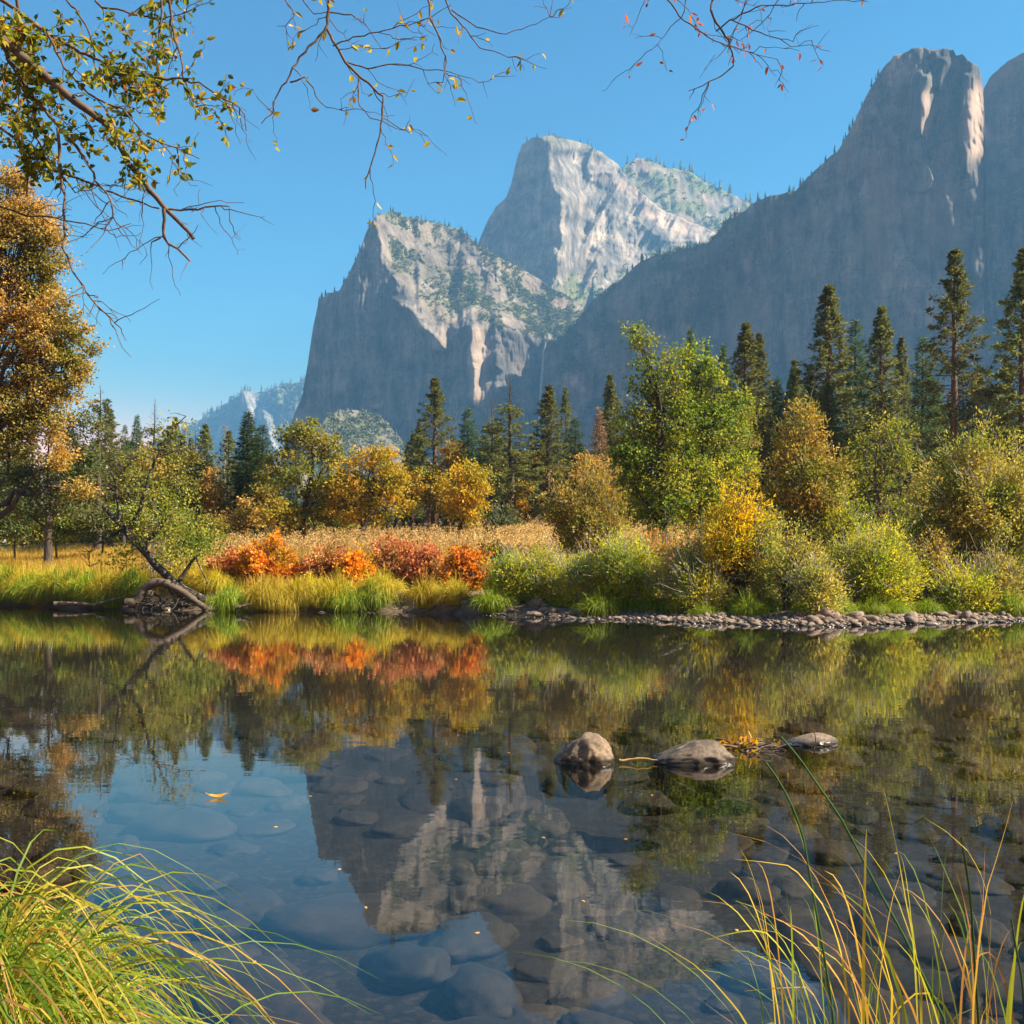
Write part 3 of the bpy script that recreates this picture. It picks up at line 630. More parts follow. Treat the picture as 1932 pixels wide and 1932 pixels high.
rng = np.random.default_rng(77)
# the rows behind, closing the wood
fx = list(np.arange(-40, 735, 17))+list(np.arange(860, 1960, 18))
for k, x in enumerate(fx):
    x = x+rng.uniform(-8, 8); d = rng.uniform(112, 150)
    hi = 830 if x < 330 else (905 if x < 730 else (850 if x < 1130 else 790))
    if 340 < x < 450: hi = 880
    conifer(['firA', 'firB', 'pineC', 'pineA', 'pineD'][rng.integers(0, 5)], x, hi+rng.uniform(-25, 60), d, rng.uniform(26, 42), 'shaded conifer in the dense rows at the back of the wood', group='conifers in the rows at the back')
for k in range(34):
    x = rng.uniform(150, 500) if k < 18 else rng.uniform(700, 1130)
    conifer(['pineD', 'firB', 'pineB', 'deadtop', 'pineC', 'sparse'][k % 6], x, (rng.uniform(800, 880) if k < 18 else rng.uniform(790, 890)), rng.uniform(98, 116), rng.uniform(15, 28), 'slim conifer crowded into the middle of the wood', group='slim conifers in the middle of the wood')
for k, x in enumerate(np.linspace(1375, 1940, 20)):
    conifer(['pineC', 'firA', 'pineA', 'firB'][k % 4], x+rng.uniform(-10, 10), rng.uniform(690, 800), rng.uniform(112, 124), rng.uniform(28, 40), 'shaded conifer in the dense rows at the back of the wood', group='conifers in the rows at the back')
for k in range(46):
    x = rng.choice([rng.uniform(60, 480), rng.uniform(700, 1130), rng.uniform(900, 1120)]); d = rng.uniform(97, 118)
    conifer('snag', x, rng.uniform(860, 960), d, rng.uniform(8, 16), 'thin bare dead trunk standing in the shaded wood', group='bare trunks in the wood')

# broad-leaved trees: trunk, limbs to each lobe of the crown, twigs to each leaf cluster
def broadleaf(noun, label, bx, d, lobes, mat, bark, seed, tr=.3, leaf=(.16, .09), clus=.55, dens=1.0, per=38, trunk=None, base_v=None, cat='tree', group=None, droop=0.0, depthk=1.0, twig=.012, proto=None):
    dens *= 1.5; per = int(per*1.55); leaf = (leaf[0]*.86, leaf[1]*.84)
    rng = np.random.default_rng(seed); X = (bx-966)/1932*d; z = gz1(X, d)-.15; org = np.array((X, d, z))
    wood = MB(); fol = MB()
    L = []
    for (x, v, rx, ry) in lobes:
        c = px(x, v, d); r = np.array((rx, (rx+ry)/2*depthk, ry))/1932*d
        c[1] += rng.uniform(-.45, .45)*r[1]*1.6; L.append((c, r))
    zt = max(c[2] for c, r in L)
    if trunk is None:
        ctr = np.mean([c for c, r in L], 0); top = np.array((ctr[0], d, .35*ctr[2]+.65*zt))
        T = bez(org, (org+top)/2+np.array((rng.uniform(-.4, .4), 0, 0)), top, 12)
    else: T = resample(np.array([org]+[px(x, v, d) for x, v in trunk]), .4)
    rr = np.linspace(tr, tr*.15, len(T)); rr[0] *= 1.25
    tube(wood, T-org, rr, 8)
    P, D = [], []
    for c, r in L:
        k = int(np.argmin(np.abs(T[:, 2]-(z+(c[2]-z)*.62))+.25*np.linalg.norm(T-c, axis=1))); a = T[k]
        midp = (a+c)/2+np.array((0, 0, .12*np.linalg.norm(c-a)))*(1-2*droop)+rng.normal(0, .1, 3)*np.linalg.norm(c-a)
        limb = bez(a, midp, c, 9); limb[1:-1] += rng.normal(0, .03, (7, 3))*np.linalg.norm(c-a)
        tube(wood, limb-org, np.linspace(max(rr[k]*.6, .03), .022, 9), 5)
        vol = (r[0]*r[2])/(clus*clus); nc = max(3, int(vol*3.2*dens))
        u = rnd_dir(nc, rng)*rng.uniform(.25, 1.05, nc)[:, None]**.6
        ce = c+u*r
        for q in ce:
            s = limb[rng.integers(4, 9)]; tw = bez(s, (s+q)/2+rng.normal(0, .12, 3)*np.linalg.norm(q-s), q, 5)
            tube(wood, tw-org, np.linspace(.02+twig*.5, twig*.6, 5), 3)
        m = per; cc = np.repeat(ce, m, 0); off = rng.normal(size=(nc*m, 3))*np.array((1, 1, .62))*clus*.52*rng.uniform(.6, 1.3, (nc, 1)).repeat(m, 0)
        p = cc+off; dd = unit(off*.7/clus+rng.normal(size=(nc*m, 3))*.7+np.array((0, 0, -.15-.8*droop)))
        P.append(p-org); D.append(dd)
    P = np.concatenate(P); D = np.concatenate(D); n = len(P)
    leaves(fol, P, D, leaf[0]*rng.uniform(.7, 1.35, n), leaf[1]*rng.uniform(.7, 1.3, n), rng)
    e = empty(noun, org, label, cat, group)
    wood.obj('trunk', bark, e, True); fol.obj('crown', mat, e)
    return e
GO = 'golden oaks at the edge of the wood'
broadleaf('oak_tree', 'large olive and gold oak with dark forking limbs beside the blue green fir', 562, 84, [(545, 828, 28, 30), (592, 826, 46, 36), (622, 866, 30, 40), (560, 895, 42, 38), (606, 940, 46, 45), (532, 955, 28, 30), (520, 880, 20, 30), (570, 990, 40, 22)], M['oak_olive'], M['bark_dark'], 21, tr=.38, leaf=(.30, .2), clus=.75, group=GO, trunk=[(575, 960), (590, 890), (588, 835)])
broadleaf('oak_tree', 'broad domed golden oak with a slanting trunk, widest of the oaks', 676, 82, [(700, 868, 54, 30), (662, 905, 42, 36), (738, 905, 34, 34), (704, 935, 50, 32), (650, 960, 40, 34), (748, 945, 24, 34), (620, 930, 24, 30), (690, 970, 40, 20)], M['oak_gold'], M['bark_dark'], 22, tr=.38, leaf=(.30, .2), clus=.75, group=GO, trunk=[(695, 960), (705, 900), (700, 865)])
broadleaf('oak_tree', 'small yellow oak at the foot of the lone dark pine', 812, 90, [(812, 905, 34, 22), (800, 935, 26, 20), (830, 925, 18, 26)], M['oak_gold'], M['bark_pine'], 23, tr=.22, leaf=(.28, .19), clus=.7, group=GO)
broadleaf('oak_tree', 'orange gold oak with a leaning stem right of the lone dark pine', 860, 84, [(892, 888, 38, 24), (876, 922, 42, 30), (904, 930, 26, 32), (884, 965, 34, 26), (850, 960, 20, 20)], M['oak_gold'], M['bark_dark'], 24, tr=.26, leaf=(.28, .19), clus=.7, group=GO, trunk=[(872, 975), (884, 920), (892, 888)])
broadleaf('oak_tree', 'tall narrow yellow green oak behind the orange gold one', 846, 92, [(846, 862, 22, 26), (838, 905, 26, 30), (848, 950, 22, 26)], M['oak_yellow'], M['bark_dark'], 25, tr=.22, leaf=(.28, .19), clus=.7, group=GO)
broadleaf('oak_tree', 'rusty orange oak low behind the full green pine', 1015, 98, [(1012, 868, 20, 18), (1048, 888, 18, 20), (1030, 905, 22, 20)], M['oak_orange'], M['bark_dark'], 26, tr=.2, leaf=(.28, .19), clus=.7, group=GO)
broadleaf('oak_tree', 'rust coloured oak beneath the dying brown conifer', 1130, 90, [(1120, 880, 34, 24), (1095, 905, 24, 22), (1140, 915, 30, 26)], M['oak_orange'], M['bark_dark'], 27, tr=.2, leaf=(.28, .19), clus=.7, group=GO)
broadleaf('oak_tree', 'olive oak low in the wood right of the leaning tree', 340, 92, [(335, 870, 30, 34), (320, 915, 26, 30), (350, 925, 22, 26)], M['oak_olive'], M['bark_dark'], 28, tr=.25, leaf=(.28, .19), clus=.75, group=GO)
broadleaf('oak_tree', 'low orange brown oak under the left fir', 452, 88, [(455, 965, 34, 26), (435, 990, 26, 22), (470, 985, 24, 24)], M['oak_orange'], M['bark_dark'], 29, tr=.22, leaf=(.28, .19), clus=.75, group=GO)
broadleaf('oak_tree', 'yellowing oak in front of the broad olive and gold oak', 520, 82, [(520, 965, 30, 30), (545, 985, 28, 24)], M['oak_yellow'], M['bark_dark'], 30, tr=.2, leaf=(.28, .19), clus=.7, group=GO)
broadleaf('oak_tree', 'brownish oak at the right flank of the alder', 1400, 72, [(1402, 800, 28, 40), (1392, 850, 34, 34), (1410, 895, 26, 34)], M['oak_olive'], M['bark_dark'], 31, tr=.25, leaf=(.24, .15), clus=.7, group=GO)
broadleaf('orange_oak', 'big golden leaved oak at the left edge with long drooping boughs', -60, 52, [(20, 400, 70, 60), (70, 470, 60, 60), (30, 520, 70, 60), (110, 590, 55, 40), (130, 640, 50, 45), (60, 620, 70, 50), (100, 700, 70, 45), (150, 690, 35, 35), (30, 700, 60, 50), (40, 790, 60, 40), (90, 800, 50, 35), (-30, 600, 60, 90), (20, 330, 40, 40), (-20, 440, 60, 60), (30, 850, 45, 30), (120, 860, 30, 30), (150, 925, 32, 26), (-40, 760, 50, 60), (50, 570, 60, 55), (85, 655, 55, 40), (20, 765, 55, 45), (110, 745, 45, 36), (60, 440, 50, 50)], M['oak_orange'], M['bark_dark'], 40, tr=.5, leaf=(.165, .11), clus=.5, dens=.95, per=60, trunk=[(-50, 900), (-40, 700), (0, 500), (10, 380)], droop=.3)
broadleaf('oak_tree', 'shaded green oak under the orange boughs', 90, 72, [(60, 900, 60, 40), (120, 850, 45, 40), (150, 800, 40, 40), (100, 950, 50, 36), (40, 960, 45, 36), (160, 880, 40, 40), (10, 900, 40, 50)], M['green_dull'], M['bark_dark'], 41, tr=.32, leaf=(.24, .15), clus=.7)
for lab, bx, d, lb, mt_ in (('yellow green oak filling the gap between the blue green fir and the large forked oak', 508, 90, [(505, 905, 22, 30), (512, 940, 26, 30), (500, 970, 24, 24)], 'oak_yellow'), ('rounded gold oak crown behind the broad domed oak', 745, 92, [(750, 900, 26, 26), (765, 930, 22, 26), (740, 930, 22, 26)], 'oak_yellow'), ('low olive oak at the left of the domed golden oak', 632, 86, [(628, 925, 26, 28), (618, 965, 28, 28), (645, 985, 28, 22)], 'oak_olive'), ('brown gold oak between the leaning tree and the left fir', 398, 94, [(398, 905, 26, 26), (385, 940, 26, 28), (415, 950, 22, 24)], 'oak_orange'), ('olive gold oak behind the dark trunked sparse pine', 235, 92, [(232, 880, 34, 36), (215, 925, 32, 30), (260, 920, 28, 32)], 'oak_olive'), ('gold brown oak behind the leaning limbs', 290, 96, [(288, 870, 28, 32), (300, 910, 28, 28)], 'oak_orange'), ('yellow oak sapling beside the full green pine trunk', 985, 92, [(985, 930, 20, 24), (978, 960, 20, 22)], 'oak_gold'), ('olive oak in the shade right of the rust oaks', 1080, 94, [(1075, 930, 26, 26), (1095, 950, 26, 26)], 'oak_olive')):
    broadleaf('oak_tree', lab, bx, d, lb, M[mt_], M['bark_dark'], int(bx), tr=.2, leaf=(.28, .19), clus=.7, group=GO)
for k, (x, v, r, m) in enumerate([(-15, 975, 60, 'green_dull'), (30, 985, 50, 'green_dull'), (110, 990, 46, 'green'), (190, 980, 44, 'green_dull'), (250, 975, 46, 'green'), (320, 985, 40, 'green_dull'), (395, 1000, 28, 'oak_olive')]):
    broadleaf('leafy_bush', ['tall dull bush cut by the left photo edge', 'round dull green bush at the left edge of the meadow', 'bright green bush below the orange oak', 'dull green bush behind the broken limb of the leaning tree', 'bright green bush behind the leaning trunk', 'dull bush right of the leaning trunk', 'small olive bush at the far end of the meadow'][k], x, 78+k*.4, [(x, v, r, 34), (x-r*.5, v+12, r*.6, 24), (x+r*.5, v+10, r*.6, 26)], M[m], M['bark_dark'], 50+k, tr=.1, leaf=(.24, .13), clus=.6, cat='bush', group='bushes along the back of the meadow')
broadleaf('alder_tree', 'tall leafy green alder with a crooked top beside the river', 1252, 50, [(1192, 622, 18, 16), (1212, 655, 28, 26), (1235, 690, 34, 30), (1212, 735, 38, 32), (1262, 740, 42, 40), (1200, 800, 44, 36), (1250, 810, 48, 44), (1178, 868, 32, 30), (1230, 880, 52, 42), (1285, 860, 34, 40), (1215, 950, 44, 36), (1270, 950, 46, 44), (1240, 985, 40, 26), (1205, 845, 50, 44), (1290, 800, 40, 44), (1180, 915, 34, 34), (1275, 690, 30, 34)], M['alder'], M['bark_alder'], 60, tr=.2, leaf=(.19, .115), clus=.55, dens=1.0, per=38, trunk=[(1250, 950), (1244, 860), (1243, 760), (1228, 690), (1196, 625)])
broadleaf('alder_tree', 'rounder alder with pale forked stems, right of the crooked topped one', 1322, 51.5, [(1300, 670, 34, 30), (1335, 690, 34, 32), (1300, 735, 42, 38), (1352, 745, 44, 38), (1330, 800, 50, 42), (1385, 800, 32, 36), (1300, 840, 36, 40), (1370, 860, 40, 40), (1330, 910, 46, 40), (1400, 880, 24, 30), (1310, 965, 44, 40), (1290, 780, 44, 44), (1355, 960, 44, 36), (1395, 760, 24, 30), (1280, 890, 44, 40)], M['alder'], M['bark_alder'], 61, tr=.17, leaf=(.19, .115), clus=.55, dens=1.0, per=38, trunk=[(1322, 930), (1330, 800), (1318, 690)])
broadleaf('cottonwood_tree', 'yellow green open tree with pale limbs behind the bank willows', 1650, 52, [(1640, 1000, 50, 30), (1700, 1000, 40, 28), (1590, 930, 30, 30), (1660, 800, 26, 22), (1700, 810, 26, 22), (1640, 850, 34, 34), (1700, 860, 30, 34), (1612, 890, 32, 34), (1660, 905, 36, 36), (1715, 905, 28, 36), (1620, 950, 40, 36), (1680, 960, 40, 32), (1600, 990, 34, 30)], M['green'], M['bark_alder'], 62, tr=.16, leaf=(.17, .10), clus=.5, dens=.8, per=30)
broadleaf('bare_branched_tree', 'thin yellow leaved tree at the far right behind the big willow', 1895, 46, [(1880, 850, 26, 22), (1915, 880, 22, 24), (1860, 880, 18, 20), (1925, 840, 18, 24)], M['willow_yellow'], M['bark_alder'], 63, tr=.1, leaf=(.13, .08), clus=.45, dens=.5, per=18)

# many-stemmed riverside shrubs
def shrub(noun, label, bx, d, top, hw, mat, seed, stems=26, wide=1.14, leaf=(.15, .035), per=70, bark='bark_grey', lean=0.0, spread=.7, start=.2, twr=.28, group=None, depthk=.8, bare=0.0, cat='shrub', bw=.18, r0=.035, sag=.0, dome=.55):
    rng = np.random.default_rng(seed); X = (bx-966)/1932*d; z = gz1(X, d); org = np.array((X, d, z-.08)); W = hw*wide/1932*d; per = int(per*1.6); Hh = EYE+(HZ-top)/1932*d-z
    wood, fol = MB(), MB(); P, D = [], []
    for k in range(stems):
        a = rng.uniform(0, 6.283); q = rng.uniform(0, 1)**.55
        ex = math.cos(a)*W*q+lean*W; ey = math.sin(a)*W*depthk*q
        eh = Hh*(1-dome*q*q)*(rng.uniform(.68, 1.02) if rng.uniform() > .26 else rng.uniform(1.0, 1.28))
        s0 = np.array((math.cos(a)*W*bw*rng.uniform(.2, 1), math.sin(a)*W*bw, 0)); e_ = np.array((ex, ey, eh))
        c1 = s0+(e_-s0)*np.array((.28+spread*.25, .28+spread*.25, .65+.25*rng.uniform()))+np.array((0, 0, sag*Hh*q))
        Q = bez(s0, c1, e_, 12); Q[1:] += rng.normal(0, .018, (11, 3))*Hh
        tube(wood, Q, np.linspace(r0*rng.uniform(.5, 1.1), .008, 12), 4)
        for w in range(5):
            i = rng.integers(3, 11); t = unit(Q[i]-Q[i-1])+rnd_dir(1, rng)[0]*.8; tube(wood, np.array((Q[i], Q[i]+t*twr*1.2, Q[i]+t*twr*2.4+np.array((0, 0, .1)))), np.array((.010, .007, .004)), 3)
        tf = 11; nt_ = max(2, int(per*1.25*rng.uniform(.6, 1.4)/tf)); m = nt_*tf; u = np.repeat(start+(1-start)*rng.uniform(0, 1, nt_)**.75, tf)
        idx = u*11; i0 = np.minimum(idx.astype(int), 10); f = (idx-i0)[:, None]; base = Q[i0]*(1-f)+Q[i0+1]*f
        tg = unit(Q[i0+1]-Q[i0])
        off = np.repeat(rng.normal(size=(nt_, 3)), tf, 0)*twr*1.1*(1.15-.5*u)[:, None]+rng.normal(size=(m, 3))*twr*.42
        P.append(base+off); D.append(tg*.8+unit(off)*.6+rng.normal(size=(m, 3))*.45)
    P, D = np.concatenate(P), np.concatenate(D); n = len(P); k = P[:, 2] > .03; P, D = P[k], D[k]; n = len(P)
    leaves(fol, P, D, leaf[0]*.9*rng.uniform(.5, 1.5, n), leaf[1]*1.25*rng.uniform(.7, 1.35, n), rng)
    e = empty(noun, org, label, cat, group); wood.obj('stems', M[bark], e, True); fol.obj('foliage', M[mat], e)
    return e
GW = 'willows along the far bank'
def bd(x, off):   # distance of the bank along the sight line of x, plus an offset
    d = 40.
    for _ in range(12): d = float(bank((x-966)/1932*d))
    return d+off
def W(label, x, off, top, hw, mat, seed, **kw): return shrub('willow_shrub', label, x, bd(x, off), top, hw, mat, seed, group=GW, **kw)
W('tall rounded olive brown willow with thin upright stems left of the alder', 1108, 9.0, 898, 74, 'willow_olive', 1, stems=60, per=130, start=.3, dome=.45, leaf=(.17, .05))
W('golden yellow willow with arching top and dark leaning stems', 1385, 4.2, 916, 66, 'willow_yellow', 2, stems=54, per=120, start=.5, lean=.1, leaf=(.15, .042), bark='bark_dark', r0=.05, dome=.5)
W('tall olive willow with pinkish leaves at its crown behind the golden one', 1520, 9, 812, 66, 'willow_olive', 3, stems=90, per=150, start=.25, dome=.4, leaf=(.16, .055))
W('huge pale green willow filling the right end of the bank', 1850, 6.0, 868, 118, 'willow_pale', 4, stems=170, per=170, start=.12, dome=.35, leaf=(.15, .05), twr=.3)
W('second pale willow crown cut by the right edge of the photo', 1945, 6.5, 900, 80, 'willow_pale', 5, stems=80, per=150, start=.12, dome=.4, leaf=(.15, .05))
W('fresh green low willow right of the orange shrub', 968, 2.2, 1042, 48, 'willow_green', 6, stems=60, per=90, start=.08, leaf=(.14, .035))
W('low green willow with yellow tips below the olive brown willow', 1040, 3.2, 1036, 44, 'willow_green', 7, stems=60, per=90, start=.08, leaf=(.14, .035))
W('bright lime willow thicket in front of the alder', 1190, 3.6, 1016, 74, 'willow_green', 8, stems=110, per=100, start=.06, leaf=(.14, .036))
W('dull green thicket between the lime and golden willows', 1290, 3.4, 1040, 60, 'willow_pale', 9, stems=80, per=80, start=.12, leaf=(.13, .03))
W('olive willow with bare dark stems sweeping right over the stones', 1490, 3.4, 1012, 60, 'willow_pale', 10, stems=50, per=60, start=.45, lean=.3, leaf=(.13, .036), bark='bark_dark', r0=.04)
W('yellow green low bush right of the sweeping stems', 1545, 2.4, 1066, 32, 'willow_pale', 11, stems=40, per=70, start=.1, leaf=(.13, .036))
W('tall grassy green willow thicket at the middle of the cobble shore', 1650, 4.2, 1000, 74, 'willow_green', 12, stems=120, per=100, start=.08, leaf=(.15, .034))
W('small yellow green willow in front of the huge pale one', 1822, 3.2, 1068, 56, 'willow_green', 13, stems=60, per=85, start=.1, leaf=(.13, .036))
W('green bush between the golden willow and the tall olive one', 1445, 8.0, 960, 40, 'willow_green', 14, stems=50, per=90, start=.1, leaf=(.14, .045))
W('dark olive thicket at the left foot of the huge pale willow', 1760, 5.2, 1010, 40, 'willow_olive', 15, stems=60, per=70, start=.15, leaf=(.13, .04))
W('olive brown brush below the alder pair', 1350, 7.0, 1000, 60, 'willow_olive', 16, stems=60, per=80, start=.1, leaf=(.13, .04))
W('orange tinted brush on the bank under the alders', 1230, 8.0, 1012, 50, 'shrub_orange', 17, stems=50, per=40, start=.3, leaf=(.11, .05))
W('grey green dome shaped bush by the bare trunks', 948, 38, 958, 30, 'green_dull', 18, stems=50, per=60, start=.1, leaf=(.24, .11))
W('bushy yellow green sapling leaning against the fallen trunk', 335, 3.4, 985, 46, 'willow_green', 19, stems=22, per=34, start=.3, leaf=(.14, .07))
W('thin yellowish sapling at the right of the leaning tree', 290, 4.4, 945, 36, 'willow_olive', 20, stems=16, per=24, start=.3, leaf=(.14, .07))
W('yellow green willow between the golden willow and the sweeping stems', 1440, 4.6, 990, 50, 'willow_pale', 21, stems=60, per=80, start=.1, leaf=(.13, .036))
W('tall green willow behind the grassy thicket', 1590, 7.5, 950, 56, 'willow_green', 22, stems=70, per=100, start=.1, leaf=(.15, .045))
W('pale olive willow joining the thicket and the huge pale willow', 1725, 7.0, 960, 60, 'willow_pale', 23, stems=70, per=100, start=.1, leaf=(.15, .045))
W('lime green low growth at the foot of the golden willow', 1330, 2.8, 1072, 50, 'willow_green', 24, stems=50, per=70, start=.06, leaf=(.13, .035))
W('yellow green low growth left of the lime thicket', 1100, 2.8, 1060, 44, 'willow_green', 25, stems=50, per=70, start=.06, leaf=(.13, .035))
W('low pale growth under the huge willow', 1880, 3.0, 1050, 50, 'willow_pale', 26, stems=60, per=80, start=.06, leaf=(.13, .036))
GR = 'autumn shrubs along the meadow edge'
def S(label, x, off, top, hw, mat, seed, **kw): return shrub('autumn_shrub', label, x, bd(x, off), top, hw, mat, seed, group=GR, **{**dict(stems=60, per=95, start=.1, leaf=(.13, .085), bark='bark_dark', r0=.02, dome=.62, twr=.22), **kw})
S('bright orange mounded shrub, tallest of the autumn shrubs', 508, 4.6, 1014, 58, 'shrub_orange', 1)
S('dull red low shrub left of the bright orange mound', 430, 4.8, 1044, 42, 'shrub_red', 2)
S('red and rust shrub right of the bright orange mound', 622, 4.6, 1036, 52, 'shrub_red', 3)
S('small orange yellow shrub between the two red mounds', 672, 3.6, 1048, 32, 'shrub_orange', 4)
S('rose red mounded shrub in the middle of the autumn row', 742, 4.4, 1028, 62, 'shrub_red', 5, stems=80)
S('salmon red low shrub at the right of the rose red mound', 806, 4.2, 1040, 42, 'shrub_red', 6)
S('orange shrub at the right end of the autumn row', 880, 4.2, 1032, 50, 'shrub_orange', 7)
S('faded brownish shrub behind the orange shrub at the right end', 925, 7.0, 1026, 34, 'willow_olive', 8)

# sedge tussocks
def tussock_mesh(seed, n=1100, H=1.0, rad=1.0, w=.02, mat='sedge_green', flat=.0):
    rng = np.random.default_rng(seed); m = 6
    a = rng.uniform(0, 6.283, n); q = rng.uniform(.05, 1, n)**.7; r1 = rad*q*rng.uniform(.7, 1.15, n); h = H*(1.0-.35*q)*rng.uniform(.6, 1.1, n)
    rb = rad*.5*q*rng.uniform(0, 1, n); b0 = np.stack((np.cos(a)*rb, np.sin(a)*rb, np.zeros(n)), 1); a = a+rng.normal(0, .35, n)
    d = np.stack((np.cos(a), np.sin(a), 0*a), 1)
    tip = b0+d*r1[:, None]; tip[:, 2] = np.where(rng.uniform(0, 1, n) < .09, h*rng.uniform(.7, 1.3, n), h*rng.uniform(-.15, .75, n)*(1.1-.5*q)); tip[:, 0] += .12*rad
    c = b0+d*(r1*.62)[:, None]; c[:, 2] = h*1.35
    t = np.linspace(0, 1, m)[None, :, None]
    Q = (1-t)**2*b0[:, None]+2*t*(1-t)*c[:, None]+t*t*tip[:, None]
    s = unit(np.cross(d, np.array((0, 0, 1.)))+rng.normal(size=(n, 3))*.35)
    ww = (w*rng.uniform(.6, 1.4, n))[:, None, None]*np.array((1, 1, .95, .8, .5, .08))[None, :, None]
    V = np.stack((Q-s[:, None]*ww/2, Q+s[:, None]*ww/2), 2).reshape(-1, 3)
    f = np.arange(n)[:, None]*(2*m)+np.arange(m-1)[None]*2; f = f.ravel()
    b = MB(); b.add(V, np.stack((f, f+1, f+3, f+2), 1)); return b.mesh('blades', M[mat])
TG = [tussock_mesh(1, mat='sedge_green'), tussock_mesh(2, mat='sedge_green', H=1.15, rad=.9)]
TY = [tussock_mesh(3, mat='sedge_gold'), tussock_mesh(4, mat='sedge_gold', H=1.1, rad=1.05)]
GS = 'sedge tussocks along the far waterline'
def tuss(x, off, hw, hv, kind, label):
    d = bd(x, off); X = (x-966)/1932*d; z = gz1(X, d); me = (TG if kind == 'g' else TY)[rs.integers(0, 2)]
    o = link('sedge_tussock', me); o.location = (X, d-.2, z-.16); s = hw*1.1/1932*d; o.scale = (s, s, hv/1932*d/.88); o.rotation_euler = (0, 0, rs.uniform(0, 6.28))
    return tag(o, label, 'sedge', GS)
tuss(434, .5, 46, 50, 'g', 'bright green drooping tussock right of the bent log')
for x in (500, 522, 545, 566, 588, 612): tuss(x, .7+rs.uniform(0, .5), 36, rs.uniform(46, 58), 'y', 'golden drooping tussock in the row between the bent log and the cobbles')
tuss(640, .9, 44, 64, 'y', 'tallest golden tussock in the middle of the row')
tuss(655, .35, 40, 52, 'g', 'green tussock hanging in front of the tallest golden one')
tuss(705, .6, 44, 54, 'g', 'yellow green tussock next to the last golden dome')
tuss(725, .9, 40, 52, 'y', 'golden tussock tucked behind the yellow green one')
tuss(806, .6, 42, 54, 'y', 'round golden dome shaped tussock standing alone above the cobbles')
tuss(860, .9, 32, 48, 'y', 'small golden tussock under the orange shrub')
tuss(930, .9, 40, 50, 'g', 'bright green tussock at the start of the cobble shore')
tuss(1130, 1.6, 44, 50, 'g', 'yellow green tussock in front of the lime willow')
tuss(1412, 2.2, 34, 46, 'g', 'dark green tussock under the golden willow')
tuss(1905, 2.0, 42, 40, 'g', 'bright green tussock at the right end of the stones')
tuss(1330, 1.8, 30, 34, 'g', 'low green tussock left of the dark leaning stems')
for k, x in enumerate(np.arange(-40, 262, 13)):
    g = k % 3; tuss(x+rs.uniform(-5, 5), .9+rs.uniform(0, .5), 34, 46+rs.uniform(0, 12), 'g' if g else 'y', 'green sedge tussock on the left bank between the photo edge and the leaning tree' if g else 'yellowing sedge tussock on the left bank among greener ones')
for k, x in enumerate(np.arange(-40, 420, 17)):
    tuss(x+rs.uniform(-6, 6), 2.4+rs.uniform(0, .8), 34, 34+rs.uniform(0, 8), 'y', 'golden sedge tussock on top of the left bank')
for k, x in enumerate(np.arange(1000, 1932, 46)):
    tuss(x+rs.uniform(-12, 12), 2.8+rs.uniform(0, .8), 30, 34, 'g', 'low green sedge tussock among the willow stems')

# meadow grass and dry weeds: nobody could count them
def blades(name, n, area, h, w, mat, seed, label, head=False, cl=.3):
    rng = np.random.default_rng(seed); x = rng.uniform(*area[0], n*2); d = rng.uniform(*area[1], n*2)
    X = (x-966)/1932*d; off = d-bank(X); k = (off > area[2])&(vnoise(np.stack((X*.3, d*.3, X*0), -1), 5) > -cl-.6*rng.uniform(0, 1, len(x))); X, d = X[k][:n], d[k][:n]; n = len(X)
    z = gz(X, d); H = h*rng.uniform(.5, 1.2, n)*(1+.35*vnoise(np.stack((X*.5, d*.5, X*0), -1), 9)); l = rng.normal(0, .28, (n, 2))*H[:, None]
    b = MB(); B = np.stack((X, d, z-.03), 1); T = B+np.stack((l[:, 0], l[:, 1], H), 1); mid = (B+T)/2+np.stack((-l[:, 0]*.15, -l[:, 1]*.15, H*.06), 1)
    s = np.stack((np.cos(rng.uniform(-.6, .6, n)), rng.uniform(-.5, .5, n), 0*X), 1)*w
    V = np.stack((B-s*.5, B+s*.5, mid+s*.45, mid-s*.45, T), 1).reshape(-1, 3); f = np.arange(n)[:, None]*5
    b.add(V, np.concatenate((f, f+1, f+2, f+3), 1)); b.f.append(np.concatenate((f+3, f+2, f+4), 1))
    if head:
        m = 7; P = np.repeat(T, m, 0)+rng.normal(0, .085, (n*m, 3)); leaves(b, P, rng.normal(size=(n*m, 3))+np.array((0, 0, .6)), .13, .07, rng)
    tag(b.obj(name, M[mat]), label, kind='stuff')
blades('meadow_grass', 90000, ((-60, 900), (46, 96), 2.2), .6, .035, 'meadow', 1, 'golden dry grass covering the meadow', cl=.7)
blades('meadow_grass', 16000, ((850, 1990), (40, 96), 6), .6, .035, 'meadow', 2, 'dry grass between the willows and the wood', cl=.6)
blades('dry_weeds', 4200, ((400, 1150), (66, 92), 12), 1.25, .03, 'weed', 3, 'tall buff dry weeds with fluffy seed heads at the back of the meadow', True, .6)
blades('dry_weeds', 2200, ((900, 1480), (46, 72), 6), 1.3, .03, 'weed', 4, 'buff dry weeds behind the bank willows', True, .6)
blades('bank_grass', 9000, ((-60, 480), (40, 60), .8), .28, .025, 'sedge_gold', 5, 'short yellowing grass on the left bank', cl=.5)
blades('bank_grass', 6000, ((900, 1990), (33, 52), 2.2), .45, .022, 'sedge_green', 6, 'short green grass under the bank willows', cl=.2)

